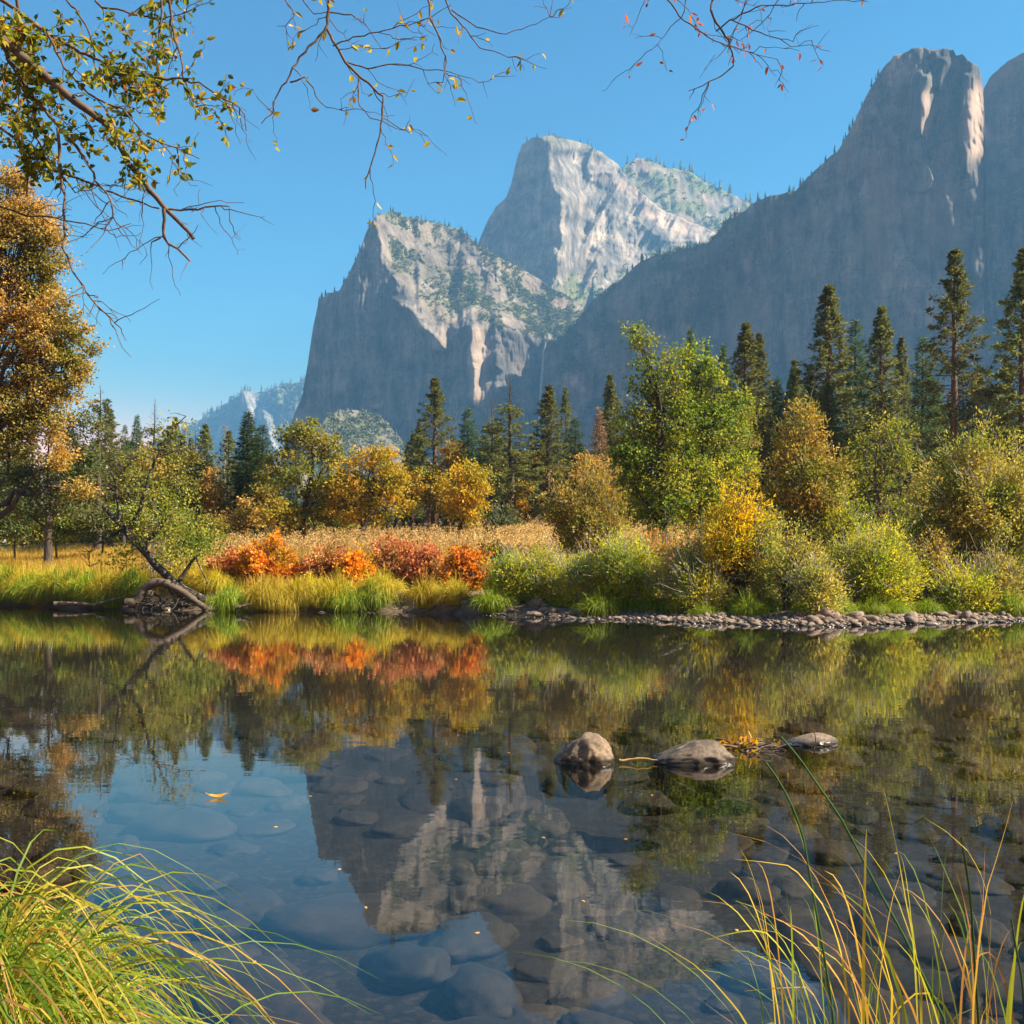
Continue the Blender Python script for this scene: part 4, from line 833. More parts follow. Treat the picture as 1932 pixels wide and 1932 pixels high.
rng = np.random.default_rng(97); n = 900; b = MB(); x = rng.uniform(-120, 2060, n); d = rng.uniform(100, 128, n); X = (x-966)/1932*d; z = gz(X, d); hh = rng.uniform(.6, 3.6, n)*(1+.5*(x < 420)); m = 46
k = (x < 700)|(x > 900); X, d, z, hh = X[k], d[k], z[k], hh[k]; n = len(X)
P = np.repeat(np.stack((X, d, z), 1), m, 0)+rng.normal(size=(n*m, 3))*np.array((.9, .7, 0)); P[:, 2] += np.repeat(hh, m)*rng.uniform(0, 1, n*m)**.8
leaves(b, P, rng.normal(size=(n*m, 3)), rng.uniform(.3, .6, n*m), .24, rng); tag(b.obj('undergrowth', M['oak_olive']), 'dark brushy undergrowth filling the back of the wood', kind='stuff')
# ------------------------------------------------------------------ stones
def stone_mesh(seed, flat=.62, sub=3, mat='stone', rough=.16, name='stone'):
    rng = np.random.default_rng(seed); V, F = ico(sub); V = V.copy(); o = rng.uniform(0, 50, 3)
    r = 1+.28*vnoise(V*.9+o, 1)+rough*fbm(V*1.9+o, 3, 2)*.6
    V = V*r[:, None]*np.array((1, rng.uniform(.7, .95), flat))
    b = MB(); b.add(V, F); return b.mesh(name, M[mat], True)
SM = [stone_mesh(k, flat=.5+.04*k) for k in range(7)]
GC = 'cobbles along the far waterline'
def cobble(x, v, hw, label, me=None, sink=.3, rz=None):
    d = EYE*1932/(v-HZ); X = (x-966)/1932*d; s = hw/1932*d; zg = max(gz1(X, d), -.12)
    o = link('river_cobble', me or SM[rs.integers(0, 7)]); o.location = (X, d, zg+s*.22); o.scale = (s, s, s*rs.uniform(.8, 1.15)); o.rotation_euler = (rs.uniform(-.15, .15), rs.uniform(-.15, .15), rs.uniform(0, 6.28) if rz is None else rz)
    return tag(o, label, 'stone', GC)
def shore_v(x):
    return HZ+EYE*1932/bd(x, 0)
rng = np.random.default_rng(9)
for k in range(190):
    x = 930+1030*rng.uniform(0, 1)**.8; v = shore_v(x)+rng.normal(-1.5, 4.5)
    cobble(x, v, rng.uniform(6, 13)*rng.choice([.7, 1, 1.3]), 'rounded grey brown cobble in the stone strip below the willows')
for k in range(48):
    x = 1450+500*rng.uniform(0, 1); v = shore_v(x)+rng.uniform(-14, 0)
    cobble(x, v, rng.uniform(5, 10), 'dry pale cobble lying up the shore among the stones at right')
for x, hw in ((530, 6), (541, 7), (552, 6), (582, 5), (606, 12), (618, 6), (665, 5), (672, 7), (684, 8), (694, 7), (702, 8), (768, 7), (725, 4), (560, 4)):
    cobble(x, shore_v(x)+1.5, hw, 'small pale cobble at the water edge under the golden tussocks')
for x, v, hw, l in ((858, 1154, 14, 'grey stone at the water below the round golden tussock'), (876, 1158, 9, 'small stone right of the grey stone below the golden tussock'), (1005, 1157, 22, 'large rounded cobble, biggest at the left of the cobble strip'), (1040, 1158, 13, 'cobble just right of the large rounded one'), (1352, 1166, 18, 'grey cobble in the water below the dark willow stems'), (1300, 1164, 15, 'dark flat cobble left of the grey one below the willow stems'), (1560, 1177, 24, 'big smooth pale boulder at the waterline of the right shore'), (1585, 1183, 14, 'low pale stone against the right side of the big smooth boulder'), (1668, 1163, 17, 'round grey stone right of the big smooth boulder'), (1900, 1160, 24, 'flat grey stone near the right end of the shore'), (1925, 1155, 22, 'pale broad stone at the right end of the shore'), (810, 1152, 9, 'stone half in the water left of the cobble strip'), (640, 1150, 7, 'lone small stone under the green hanging tussock'), (283, 1149, 9, 'pale stone in the mud left of the bent log'), (315, 1151, 10, 'flat stone under the arch of the bent log')):
    cobble(x, v, hw, l)
b = MB(); rng = np.random.default_rng(19); V0, F0 = ico(1); n = 3800; x = 900+1080*rng.uniform(0, 1, n)**.8; dd = np.array([bd(q, 0) for q in np.linspace(900, 2000, 120)]); d = np.interp(x, np.linspace(900, 2000, 120), dd)+rng.normal(.7, .75, n); X = (x-966)/1932*d; z = np.maximum(gz(X, d), -.03)
sc = rng.lognormal(-3.2, .5, n).clip(.015, .11); VV = V0[None]*(1+.25*rng.normal(size=(n, len(V0), 1)))*sc[:, None, None]*np.array((1.2, 1, .7))+np.stack((X, d, z+sc*.2), 1)[:, None]; b.add(VV, (F0[None]+(np.arange(n)*len(V0))[:, None, None]).reshape(-1, 3)); tag(b.obj('shore_gravel', M['stone'], None, True), 'small gravel filling the stone strip along the far shore', kind='stuff')
# boulders standing in the near water
def boulder(seed, x, v, hw, hgt, label, shape, rz=0):
    d = EYE*1932/(v-HZ); X = (x-966)/1932*d; w = hw/1932*d; h = hgt/1932*d; rng = np.random.default_rng(seed)
    V, F = ico(5); o = rng.uniform(0, 40, 3); V = V.copy()
    V = V/np.maximum((np.abs(V)**2.4).sum(1, keepdims=True)**(1/2.4), 1e-6)
    r = 1+.15*vnoise(V*1.1+o, 1)+.06*fbm(V*2.3+o, 5, 2, ridged=True)+.022*fbm(V*8+o, 4, 6, ridged=True)
    V = shape(V)*r[:, None]
    V = V*np.array((w, w*.75, h*1.0)); b = MB(); b.add(V, F)
    ob = b.obj('boulder', M['boulder'], None, True); ob.location = (X, d+w*.5, 0); ob.rotation_euler[2] = rz
    return tag(ob, label, 'boulder')
def sh1(V):
    V = V.copy(); x = V[:, 0]; V[:, 2] = np.where(V[:, 2] > 0, V[:, 2]*np.interp(x, [-1.1, -.5, 0, .5, .9, 1.1], [.25, .72, 1.06, 1.0, .8, .6]), V[:, 2]*1.4); return V
def sh2(V):
    V = V.copy(); x = V[:, 0]; V[:, 2] = np.where(V[:, 2] > 0, V[:, 2]*np.interp(x, [-1.1, -.5, .1, .6, 1.1], [.25, .62, .98, 1.05, .7]), V[:, 2]*2.5); return V
boulder(6, 1107, 1442, 54, 48, 'tall rounded boulder standing in the water, left of the low one', sh1)
boulder(2, 1314, 1440, 74, 34, 'low oval boulder in the water with twigs lying on top', sh2)
boulder(3, 1538, 1407, 50, 17, 'nearly sunken dark rock right of the low oval boulder', sh2)
# submerged stones
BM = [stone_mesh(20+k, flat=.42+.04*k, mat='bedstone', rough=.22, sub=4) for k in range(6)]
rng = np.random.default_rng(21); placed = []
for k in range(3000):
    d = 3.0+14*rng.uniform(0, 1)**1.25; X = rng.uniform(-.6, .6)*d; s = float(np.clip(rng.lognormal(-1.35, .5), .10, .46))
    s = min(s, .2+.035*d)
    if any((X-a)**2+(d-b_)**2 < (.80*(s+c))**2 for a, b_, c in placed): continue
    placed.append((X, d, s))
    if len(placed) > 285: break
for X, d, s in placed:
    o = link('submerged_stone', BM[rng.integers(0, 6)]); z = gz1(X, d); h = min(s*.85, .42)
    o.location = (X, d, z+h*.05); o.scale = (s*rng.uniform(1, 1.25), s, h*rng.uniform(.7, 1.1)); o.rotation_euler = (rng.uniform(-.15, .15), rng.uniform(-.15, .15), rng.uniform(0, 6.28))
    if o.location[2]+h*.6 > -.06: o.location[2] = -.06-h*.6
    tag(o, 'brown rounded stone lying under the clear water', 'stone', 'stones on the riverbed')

# floating leaf and driftwood
def wpt(x, v, z=0.0):
    d = (EYE-z)*1932/(v-HZ); return np.array(((x-966)/1932*d, d, z))
def small_leaf(name, pos, size, mat, rz, label):
    b = MB(); t = np.linspace(0, 6.283, 15)[:-1]; r = size*(.62+.38*np.abs(np.cos(t*2.5)))
    V = np.stack((np.cos(t)*r, np.sin(t)*r*.75, .25*size*np.abs(np.cos(t))+.01), 1); V = np.concatenate((V, [(0, 0, .012)])); n = 14
    b.add(V, [[i, (i+1) % n, n] for i in range(n)]); tube(b, [(-size*.7, 0, .02), (-size*.95, .01, .03), (-size*1.15, .0, .04)], .003, 4)
    o = b.obj(name, M[mat]); o.location = pos; o.rotation_euler[2] = rz; return tag(o, label, 'leaf')
small_leaf('floating_leaf', wpt(411, 1505), .075, 'shrub_orange', .3, 'curled orange leaf floating on the reflected blue sky')
rng = np.random.default_rng(31)
for x, v in ((585, 1502), (520, 1560), (690, 1712), (480, 1815), (1230, 1500), (1025, 1580), (1180, 1583), (900, 1760), (860, 1470), (1690, 1610), (1390, 1755), (960, 1420), (1100, 1700), (640, 1640)):
    b = MB(); V, F = ico(1); b.add(V*np.array((.014, .008, .004)), F); o = b.obj('water_fleck', M['weed']); o.location = wpt(x, v, .002); o.rotation_euler[2] = rng.uniform(0, 3); tag(o, 'pale seed fleck floating on the still water', 'fleck', 'seed flecks on the water')
def stick(name, pts, r, mat, label, cat='stick', k=5):
    P = resample(np.array(pts), .04); P[1:-1] += np.random.default_rng(len(P)).normal(0, .006, (len(P)-2, 3)); b = MB(); tube(b, P, np.linspace(r, r*.4, len(P)), k); return tag(b.obj(name, M[mat], None, True), label, cat)
d1 = EYE*1932/(1440-HZ)
stick('drift_twig', [px(1168, 1434, d1), px(1200, 1432, d1), px(1240, 1434, d1)], .014, 'weed', 'straw coloured twigs floating between the two boulders')
stick('drift_twig', [px(1172, 1436, d1), px(1176, 1420, d1), px(1184, 1404, d1)], .006, 'twig', 'thin dark twig sticking up beside the tall boulder')
stick('drift_twig', [px(1276, 1415, d1-.1), px(1295, 1406, d1-.1), px(1312, 1396, d1-.1)], .009, 'bark_grey', 'pale twig lying on the low oval boulder')
d3 = EYE*1932/(1408-HZ)
stick('drift_twig', [px(1536, 1415, d3-.1), px(1540, 1390, d3-.1), px(1520, 1362, d3-.1)], .007, 'twig', 'bent thin twig rising from the sunken dark rock')
b = MB(); db = EYE*1932/(1414-HZ)
for k in range(46):
    p = px(1385+rng.uniform(0, 75), 1412, db)+np.array((0, rng.uniform(-.25, .3), rng.uniform(-.01, .03))); a = rng.uniform(0, 6.28); L = rng.uniform(.05, .2); q = p+np.array((math.cos(a)*L, math.sin(a)*L*.6, rng.uniform(-.01, .05))); tube(b, [p, (p+q)/2+.008, q], rng.uniform(.004, .011), 4)
wd_ = b.obj('drift_debris', M['log'], None, True); tag(wd_, 'raft of orange brown bark and twigs caught right of the low oval boulder', 'debris')
b = MB(); n = 30; leaves(b, np.stack((px(1400, 1408, db)[0]+rng.normal(0, .09, n), db+rng.normal(0, .1, n), rng.uniform(.0, .07, n)), 1), rng.normal(size=(n, 3))+np.array((0, 0, .3)), .09, .05, rng)
b.obj('leaf_litter', M['shrub_orange'], wd_)
stick('standing_chip', [px(1413, 1402, db), px(1413, 1390, db), px(1412, 1379, db)], .012, 'weed', 'pale chip standing upright in the bark raft')

# leaning tree and bent log on the left bank
dl = 47.0
def cp(pts, k=.2639, ox=0, oy=662.7): return [(ox+x*k, oy+y*k) for x, y in pts]
def P3(pts, d, dz=0): return np.array([px(x, v, d) for x, v in pts])
rng = np.random.default_rng(41)
trk = P3(cp([(1480, 1790), (1400, 1750), (1280, 1690), (1200, 1610), (1110, 1530), (1060, 1460), (1000, 1400), (940, 1340), (900, 1290), (870, 1250)]), dl)
org = trk[0].copy(); lt = empty('leaning_tree', org, 'leaning half dead tree with a lichen grey trunk over the left bank', 'tree')
b = MB(); tube(b, resample(trk, .3)-org, np.linspace(.22, .15, len(resample(trk, .3))), 9)
limbs = [([(870, 1250), (810, 1190), (780, 1150), (735, 1110)], .15, .10), ([(935, 1270), (960, 1200), (1010, 1110), (1040, 980), (1080, 870), (1120, 760), (1170, 650), (1240, 550), (1330, 465)], .13, .02), ([(868, 1245), (850, 1150), (832, 1050), (822, 925), (800, 870), (765, 815)], .10, .02), ([(822, 925), (880, 850), (945, 785)], .06, .015), ([(860, 1280), (760, 1340), (680, 1370), (655, 1400), (640, 1540)], .06, .015), ([(1060, 1350), (1130, 1300), (1160, 1240), (1165, 1180)], .09, .05), ([(1280, 1690), (1280, 1640), (1340, 1550), (1400, 1470)], .13, .06), ([(1400, 1470), (1450, 1580), (1490, 1670)], .05, .02), ([(1120, 760), (1240, 720), (1350, 690)], .04, .01), ([(905, 1290), (905, 1210)], .06, .03), ([(970, 1310), (1000, 1280)], .05, .03), ([(1045, 1430), (1050, 1360)], .07, .05), ([(1040, 980), (1000, 930), (960, 900)], .035, .01), ([(810, 1190), (760, 1195)], .04, .03)]
tips = []
for pts, r1, r2 in limbs:
    Q = resample(P3(cp(pts), dl+rng.uniform(-.3, .3)), .35); Q[1:-1] += rng.normal(0, .035, (len(Q)-2, 3)); tube(b, Q-org, np.linspace(r1, r2, len(Q)), 6); tips.append(Q)
for Q in tips[1:6]+tips[8:9]:
    for _ in range(22):
        i = rng.integers(1, len(Q)); t = rnd_dir(1, rng)[0]*rng.uniform(.3, 1.3); t[2] = abs(t[2])*.6; tube(b, np.array((Q[i], Q[i]+t*.5+rng.normal(0, .06, 3), Q[i]+t))-org, np.array((.022, .014, .006)), 3)
b.obj('trunk', M['bark_alder'], lt, True)
b = MB(); Pl, Dl = [], []
for pts, r, n in (([(1240, 560), (1300, 540), (1180, 650)], .8, 260), ([(1200, 820), (1120, 780)], .9, 160), ([(1150, 1050), (1250, 1000), (1200, 1150), (1300, 1180)], 1.1, 1100), ([(1050, 1250), (1350, 1280), (1420, 1350), (1250, 1300)], 1.0, 1300), ([(980, 1400), (880, 1440), (850, 1500)], .7, 420), ([(950, 850), (1000, 920)], .8, 220), ([(1400, 1400), (1500, 1350), (1300, 1420)], .8, 700)):
    for c in P3(cp(pts), dl):
        m = n//len(pts); Pl.append(c+rng.normal(size=(m, 3))*r*np.array((.6, .6, .4))-org); Dl.append(rng.normal(size=(m, 3)))
Pl = np.concatenate(Pl); leaves(b, Pl, np.concatenate(Dl), .15*rng.uniform(.7, 1.3, len(Pl)), .09, rng); b.obj('foliage', M['green'], lt)
lg = resample(P3(cp([(900, 1800), (960, 1800), (1000, 1755), (1035, 1695), (1105, 1655), (1165, 1650), (1230, 1680), (1320, 1730), (1400, 1790), (1480, 1845)]), dl-1.0), .15)
b = MB(); tube(b, lg, np.interp(np.linspace(0, 1, len(lg)), [0, .3, 1], [.22, .20, .14])*(1+.12*np.random.default_rng(4).normal(size=len(lg))), 10); tag(b.obj('bent_log', M['log'], None, True), 'smooth brown bent log arching over the mud below the leaning tree', 'log')
stick('driftwood_log', P3([(102, 1140), (140, 1139), (180, 1141)], dl+1.5), .14, 'log', 'dark driftwood log lying at the water left of the bent log', 'log', 8)
stick('driftwood_log', P3([(446, 1147), (462, 1143), (474, 1139)], dl-3.5), .10, 'log', 'short dark log end poking from the bright green tussock', 'log', 8)
stick('driftwood_log', P3([(180, 1140), (205, 1133), (236, 1126)], dl+.6), .05, 'bark_grey', 'thin pale pole lying on the mud left of the bent log', 'log', 6)
b = MB()
for k in range(90):
    p = px(rng.uniform(245, 375), 1140+rng.uniform(-12, 6), dl-rng.uniform(0, 1.2)); q = p+rng.normal(0, .35, 3)*np.array((1, .6, .7)); tube(b, np.array((p, (p+q)/2+rng.normal(0, .05, 3), q)), rng.uniform(.012, .04), 4)
tag(b.obj('root_tangle', M['bark_dark'], None, True), 'tangle of dark roots and sticks under the bent log', 'roots')
# stones and fallen wood on the forest floor
for k in range(26):
    x = rng.uniform(690, 900); d = rng.uniform(93, 112); X = (x-966)/1932*d; o = link('forest_rock', SM[rng.integers(0, 7)]); s = rng.uniform(.25, .8); o.location = (X, d, gz1(X, d)+s*.2); o.scale = (s, s, s); o.rotation_euler[2] = rng.uniform(0, 6)
    tag(o, 'pale rock on the bare ground below the golden oaks', 'rock', 'rocks under the oaks')

# ------------------------------------------------------------------ near grass
def blade_strip(b, Q, w, rng, taper=None):
    Q = np.asarray(Q, float); m = len(Q); T = unit(np.gradient(Q, axis=0)); vd = unit(Q-np.array((0, 0, EYE)))
    s = unit(np.cross(T, vd)+rng.normal(0, .25, 3)); t = np.linspace(0, 1, m)
    ww = w*np.interp(t, [0, .5, .85, 1], [.85, 1, .6, .06])[:, None]/2
    V = np.stack((Q-s*ww, Q+s*ww), 1).reshape(-1, 3); f = np.arange(m-1)*2; b.add(V, np.stack((f, f+1, f+3, f+2), 1))
rng = np.random.default_rng(51)
def near_tussock(noun, label, bx, by, n, reach, height, sweep, mat, w=(.003, .0075), jit=.45, zoff=0.0):
    b = MB(); z = max(gz1(bx, by), -.3)
    for k in range(n):
        a = rng.uniform(0, 6.283); q = rng.uniform(0, 1)**.6; o = np.array((math.cos(a), math.sin(a)))*.26*q
        d = np.array((math.cos(a)*q*.7+sweep[0], math.sin(a)*q*.7+sweep[1]))+rng.normal(0, jit, 2)
        L = reach*rng.uniform(.5, 1.15); h = height*rng.uniform(.5, 1.1)
        p0 = np.array((o[0], o[1], 0)); p2 = np.array((o[0]+d[0]*L, o[1]+d[1]*L, h*rng.uniform(.15, .85))); c = np.array((o[0]+d[0]*L*.3, o[1]+d[1]*L*.3, h*1.45))
        Q = bez(p0, c, p2, 11)
        if rng.uniform() < .14:   # a snapped blade
            m_ = rng.integers(5, 9); Q[m_+1:, 2] = Q[m_, 2]-np.abs(Q[m_+1:, :2]-Q[m_, :2]).sum(1)*rng.uniform(.4, 1.8)
        blade_strip(b, Q+np.array((bx, by, z)), rng.uniform(*w), rng)
    b.v = [v-np.array((bx, by, z)) for v in b.v]
    ob = b.obj(noun, M[mat]); ob.location = (bx, by, z); return tag(ob, label, 'sedge', 'sedge tussocks on the near bank')
near_tussock('near_sedge', 'dense arching sedge tussock sweeping right from the lower left corner', -1.62, 2.7, 3000, .58, 1.0, (.36, -.05), 'sedge_near')
near_tussock('near_sedge', 'lower sedge tussock in front of the dense one at the left corner', -1.22, 2.35, 1200, .40, .62, (.26, .05), 'sedge_near')
near_tussock('near_sedge', 'sedge tussock at the left photo edge behind the dense one', -1.95, 3.0, 900, .55, 1.0, (.35, 0), 'sedge_near')
near_tussock('near_sedge', 'thin upright grass spray at the bottom left of the water', -.72, 2.45, 60, .38, .72, (.25, 0), 'blade_near', jit=.35)
near_tussock('near_sedge', 'few short blades poking up at the bottom edge left of centre', -.42, 2.42, 24, .3, .66, (.15, 0), 'blade_near', jit=.4)
near_tussock('near_sedge', 'loose tangle of grass at the lower right corner', .98, 2.40, 190, .42, .66, (-.05, 0), 'sedge_near', jit=.5)
near_tussock('near_sedge', 'grass tangle at the right edge of the near bank', 1.28, 2.35, 120, .4, .7, (-.1, 0), 'blade_near', jit=.5)
def cq(pts): return [(1172.5+x*.3932, 1376.5+y*.3932) for x, y in pts]
BL = [[(545, 622), (680, 635), (820, 655), (880, 725), (960, 830), (1010, 930), (1050, 1050), (1090, 1300)], [(985, 390), (1100, 450), (1190, 515), (1250, 620), (1330, 730), (1390, 900), (1430, 1200)], [(1260, 290), (1290, 420), (1330, 620), (1370, 850), (1400, 1000), (1420, 1250)], [(1885, 310), (1850, 450), (1800, 620), (1755, 760), (1720, 1000), (1690, 1300)], [(1450, 420), (1560, 490), (1660, 580), (1720, 680), (1750, 770), (1775, 900), (1765, 1100), (1750, 1290)], [(1470, 495), (1520, 600), (1580, 740), (1640, 880), (1680, 1050), (1690, 1300)], [(1035, 600), (1100, 650), (1150, 740), (1190, 870), (1230, 980), (1300, 1250)], [(780, 680), (860, 740), (940, 810), (1050, 900), (1160, 1010), (1240, 1100), (1330, 1350)], [(885, 715), (1000, 745), (1130, 800), (1250, 880), (1340, 960), (1440, 1200)], [(615, 790), (650, 860), (740, 910), (850, 950), (940, 1000), (1060, 1080), (1150, 1300)], [(125, 985), (220, 1050), (340, 1120), (440, 1210), (520, 1300), (600, 1400)], [(360, 820), (520, 835), (580, 890), (660, 970), (720, 1070), (780, 1180), (830, 1350)], [(545, 990), (600, 1070), (640, 1180), (670, 1300), (680, 1413)], [(700, 770), (780, 890), (850, 980), (920, 1060), (980, 1150), (1040, 1350)], [(1080, 660), (1085, 800), (1085, 950), (1080, 1100), (1075, 1300)], [(1745, 560), (1740, 700), (1735, 850), (1715, 1000), (1690, 1300)], [(1540, 870), (1580, 930), (1620, 1050), (1660, 1150), (1690, 1350)], [(370, 1290), (450, 1350), (540, 1413)], [(600, 1413), (700, 1340), (820, 1270)], [(590, 1255), (750, 1240), (900, 1235), (990, 1400)], [(1610, 690), (1640, 800), (1670, 950), (1690, 1200)], [(950, 1010), (1020, 1090), (1100, 1200), (1150, 1390)], [(1240, 1000), (1230, 1100), (1190, 1250), (1180, 1413)], [(270, 1060), (400, 1010), (560, 970), (680, 960), (760, 1040), (850, 1180), (900, 1400)], [(1932, 1120), (1850, 1180), (1770, 1290), (1720, 1400)]]
rng = np.random.default_rng(61)
gb = MB()
dg = 2.35; g0 = np.array((1.0, dg, max(gz1(1.0, dg), -.3)))
for pts in BL:
    d = dg+rng.uniform(-.12, .15); Q = P3(cq(pts)[::-1], d); ext = Q[0]+unit(Q[0]-Q[1]+np.array((0, 0, -1.0)))*.0; dn = np.array((Q[0][0]+rng.uniform(-.03, .03), d, g0[2])); Q = np.concatenate(([dn], Q)); Q = resample(Q, .03)
    blade_strip(gb, Q-g0, rng.uniform(.006, .010), rng)
for k in range(60):
    x0 = rng.uniform(1440, 1960); d = dg+rng.uniform(-.2, .3); t = np.array((rng.normal(-90, 110), 0)); hv = rng.uniform(120, 420); p0 = np.array(px(x0, 1990, d)); p0[2] = g0[2]; p1 = px(x0+t[0]*.25, 1932-hv*.75, d); p2 = px(x0+t[0]*1.5, 1932-hv*rng.uniform(.65, 1.1), d)
    blade_strip(gb, bez(p0, p1, p2, 12)-g0, rng.uniform(.004, .008), rng)
ob = gb.obj('tall_grass', M['blade_near']); ob.location = g0; tag(ob, 'tall orange and yellow grass blades fanning left over the dark water', 'grass', 'sedge tussocks on the near bank')
RU = [([(690, 155), (760, 250), (820, 370), (870, 500), (900, 680), (930, 850), (960, 1010), (1000, 1250), (1020, 1413)], 'dark green rush stalk, left of the two long ones'), ([(765, 35), (850, 130), (930, 250), (1050, 420), (1150, 610), (1250, 800), (1350, 980), (1390, 1060), (1480, 1250), (1560, 1413)], 'longest dark green rush stalk slanting up to the sunken rock'), ([(1630, 515), (1650, 640), (1675, 800), (1685, 950), (1700, 1200), (1715, 1413)], 'upright dark rush stalk between the long blades at right'), ([(1870, 910), (1895, 1060), (1920, 1180), (1932, 1300)], 'short dark rush stalk at the right edge')]
for pts, l in RU:
    Q = P3(cq(pts)[::-1], dg+.05); Q = resample(np.concatenate(([(Q[0][0], dg+.05, g0[2])], Q)), .04); b = MB(); tube(b, Q, np.linspace(.0042, .0022, len(Q)), 6); tag(b.obj('rush_stalk', M['rush'], None, True), l, 'rush', 'rush stalks on the near bank')

# ------------------------------------------------------------------ overhanging branches near the camera
def cA(pts): return [(x/1.995, y/1.995) for x, y in pts]
def overhang(label, traces, d0, mats, leafn, seed, wl, twigs=3.2, leafsize=(.050, .030), lmask=None):
    rng = np.random.default_rng(seed); wood, fol = MB(), MB(); allp = []
    for pts, r1, r2 in traces:
        dd = d0+rng.uniform(-.25, .25); Q = resample(P3(pts, dd), .03)
        Q[:, 1] += np.cumsum(rng.normal(0, .006, len(Q))); Q[1:-1] += rng.normal(0, .0028, (len(Q)-2, 3)); tube(wood, Q, np.linspace(r1, r2, len(Q)), 6)
        Ls = len(Q)*.03; nt_ = int(Ls*twigs*2.2)
        for _ in range(nt_):
            i = rng.integers(max(1, len(Q)//8), len(Q)); t = unit(Q[min(i+1, len(Q)-1)]-Q[max(i-1, 0)]); sd = rnd_dir(1, rng)[0]; L = rng.uniform(.05, .26)
            dirv = unit(t*.8+sd*.8); K = max(4, int(L/.025)); c = Q[i]+np.cumsum(np.concatenate(([np.zeros(3)], (dirv+rng.normal(0, .28, (K, 3)))*L/K)), 0); tube(wood, c, np.linspace(min(.0024, r1*.6), .0009, len(c)), 4); allp.append(c[1:])
            for _ in range(rng.integers(0, 3)):
                j = rng.integers(1, len(c)); e = unit(dirv+rnd_dir(1, rng)[0]*1.1)*rng.uniform(.03, .10); cc = np.array((c[j], c[j]+e*.5+rng.normal(0, .004, 3), c[j]+e)); tube(wood, cc, np.array((.0013, .001, .0007)), 3); allp.append(cc[1:])
    A = np.concatenate(allp); 
    u = 966+A[:, 0]/A[:, 1]*1932; v = HZ-(A[:, 2]-EYE)/A[:, 1]*1932
    w = lmask(u, v) if lmask else np.ones(len(A)); w = np.clip(w, 1e-9, None); A = A[rng.choice(len(A), leafn, p=w/w.sum())]
    n = leafn; D = unit(rng.normal(size=(n, 3))*.8+np.array((.1, 0, -.45))); L = leafsize[0]*rng.uniform(.55, 1.25, n)[:, None]; Wd = leafsize[1]*rng.uniform(.6, 1.2, n)[:, None]
    S_ = unit(np.cross(D, rng.normal(size=(n, 3)))); Nn = np.cross(D, S_); cv = rng.uniform(-.25, .25, (n, 1))
    p0 = A+D*.006
    V = np.stack((p0, p0+D*L*.3+S_*Wd*.45+Nn*Wd*.22, p0+D*L*.65+S_*Wd*.36+Nn*(Wd*.18+L*cv*.4), p0+D*L+Nn*L*cv, p0+D*L*.65-S_*Wd*.36+Nn*(Wd*.18+L*cv*.4), p0+D*L*.3-S_*Wd*.45+Nn*Wd*.22, p0+D*L*.65+Nn*L*cv*.4, p0+D*L*.3), 1).reshape(-1, 3)
    f = np.arange(n)[:, None]*8
    fol.add(V, np.concatenate([np.concatenate((f+a, f+b_, f+c, f+e), 1) for a, b_, c, e in ((7, 1, 2, 6), (5, 7, 6, 4))])); fol.f.append(np.concatenate([np.concatenate((f+a, f+b_, f+c), 1) for a, b_, c in ((0, 1, 7), (0, 7, 5), (6, 2, 3), (4, 6, 3))]))
    e = empty('overhanging_branch', A.mean(0)*0+P3([traces[0][0][0]], d0)[0], label, 'branch', 'branches hanging over the river'); o3 = np.array(e.location)
    wood.v = [q-o3 for q in wood.v]; fol.v = [q-o3 for q in fol.v]
    wood.obj('twigs', M['twig'], e, True); fol.obj('leaves', M[mats], e); return e
TA = [(cA([(-200, 20), (0, 140), (60, 190), (130, 255), (200, 310), (260, 365), (330, 415), (420, 480), (440, 530), (480, 600), (530, 670), (580, 735), (610, 770), (660, 820), (728, 898)]), .021, .007), (cA([(615, 785), (612, 840), (603, 890), (640, 920), (690, 950), (705, 973)]), .007, .0035), (cA([(603, 893), (568, 908)]), .004, .002), (cA([(610, 785), (700, 778), (780, 770), (850, 760), (863, 770), (858, 825)]), .0045, .002), (cA([(-40, -60), (20, 10), (90, 60), (180, 125), (280, 180), (400, 240), (500, 275), (640, 300), (750, 312), (820, 360), (890, 395), (920, 440), (925, 490)]), .008, .002), (cA([(-120, -20), (0, 150), (60, 260), (110, 345), (190, 440), (250, 510), (320, 600), (380, 700), (430, 765), (435, 825)]), .011, .003), (cA([(215, 480), (212, 600), (230, 690), (235, 800), (240, 930), (290, 1040), (340, 1110), (400, 1180), (472, 1246)]), .006, .0022), (cA([(605, -60), (598, 100), (590, 200), (600, 290)]), .005, .002), (cA([(632, -60), (640, 80), (680, 200), (700, 300), (725, 380), (745, 440)]), .006, .002), (cA([(0, 480), (100, 560), (220, 650), (330, 690), (450, 740), (600, 785)]), .006, .003), (cA([(-60, 740), (0, 780), (100, 810), (250, 825), (400, 862), (480, 830)]), .005, .0015), (cA([(340, -40), (380, 30), (450, 40), (540, 60), (600, 80), (720, 50)]), .005, .002), (cA([(-60, 300), (40, 420), (110, 470), (160, 580), (260, 700)]), .006, .002), (cA([(60, -40), (75, 120), (100, 330), (80, 470)]), .007, .002), (cA([(250, 0), (330, 100), (360, 200), (480, 300), (560, 360), (640, 420)]), .004, .0015), (cA([(180, 125), (260, 280), (360, 380), (470, 420), (560, 520), (680, 570), (760, 610)]), .005, .0015)]
overhang('leafy overhanging branch filling the upper left corner', TA, 3.9, 'leaf_near', 2700, 71, None, twigs=8, leafsize=(.034, .020), lmask=lambda u, v: .55*(u < 300)*(v < 350)+.5*(u < 435)*(v < 330)+.01*(v < 400)+.8*(u < 90)*(v < 330))
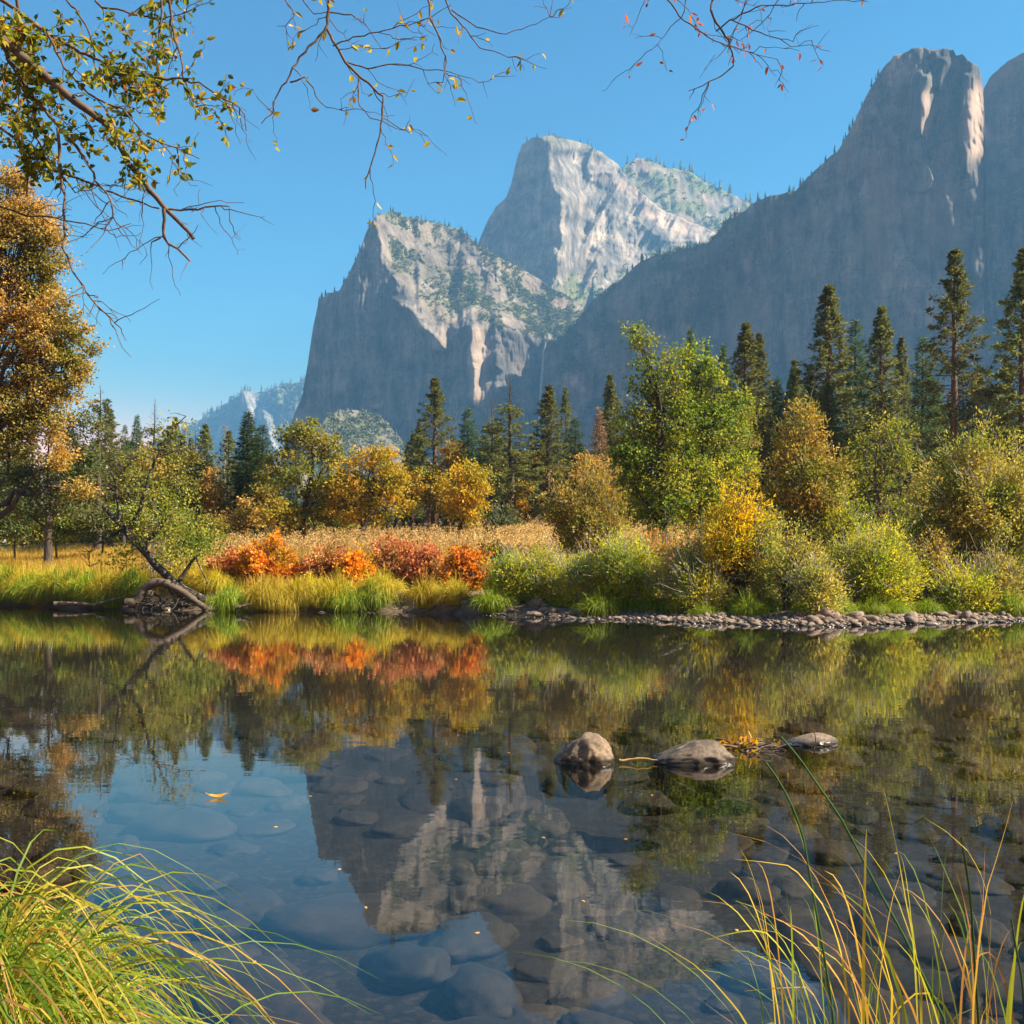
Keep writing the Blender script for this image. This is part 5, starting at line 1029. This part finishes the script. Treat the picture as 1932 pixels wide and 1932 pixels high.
TC = [(cA([(1235, -60), (1240, 60), (1230, 110), (1180, 165), (1130, 220), (1100, 275), (1080, 320), (1040, 370), (1025, 420), (985, 466)]), .008, .002), (cA([(1232, 110), (1260, 170), (1300, 230), (1360, 290), (1410, 330), (1450, 370), (1440, 430), (1430, 520), (1405, 600), (1385, 660), (1377, 712)]), .006, .0025), (cA([(1090, 305), (1140, 285), (1170, 320), (1195, 370), (1230, 400), (1280, 420)]), .004, .0012), (cA([(1255, 180), (1330, 150), (1400, 140), (1520, 110), (1620, 90), (1700, 40)]), .003, .0012), (cA([(1300, 230), (1400, 260), (1500, 230), (1580, 250), (1680, 255), (1800, 300)]), .0035, .0012), (cA([(1605, -40), (1620, 80), (1650, 140), (1680, 230), (1670, 310), (1610, 325)]), .005, .0012), (cA([(1670, -40), (1690, 50), (1740, 100), (1800, 180), (1870, 200), (1960, 215)]), .004, .0012), (cA([(1350, 290), (1350, 400), (1390, 440), (1500, 490), (1580, 490)]), .003, .001), (cA([(1025, 420), (990, 390), (955, 345)]), .002, .001), (cA([(1060, -30), (1110, 50), (1080, 100), (1040, 95)]), .003, .001), (cA([(1120, -30), (1180, 60), (1240, 60)]), .003, .0015), (cA([(1240, 40), (1320, 60), (1400, 130), (1440, 200)]), .003, .001), (cA([(1700, 40), (1800, 110), (1900, 130), (2000, 90), (2070, 60)]), .003, .001)]
overhang('nearly bare dangling branch with few yellow leaves at the top centre', TC, 4.2, 'leaf_yellow', 110, 72, None, twigs=4.5, leafsize=(.038, .022))
TR = [([(1200, -40), (1260, -24), (1350, -24), (1420, -26), (1500, -28)], .006, .004), ([(1348, -30), (1340, 30), (1370, 70), (1385, 110), (1380, 132), (1345, 155), (1298, 173)], .006, .0015), ([(1228, -30), (1200, 40), (1188, 68)], .002, .001), ([(1250, -20), (1280, 20), (1330, 60), (1390, 90), (1440, 105), (1466, 111)], .0035, .001), ([(1350, 60), (1380, 40), (1430, 20), (1510, 15), (1580, 10), (1632, 13)], .0035, .001), ([(1380, 35), (1430, 55), (1470, 65), (1492, 86), (1535, 70)], .003, .001), ([(1300, -30), (1290, 30), (1260, 60), (1230, 95)], .003, .001), ([(1420, -30), (1400, 20), (1385, 60), (1372, 100)], .003, .001), ([(1480, -30), (1450, 30), (1400, 70)], .003, .001)]
overhang('thin branch with red leaves hanging at the top right of centre', TR, 4.4, 'leaf_red', 90, 73, None, twigs=5, leafsize=(.032, .015))
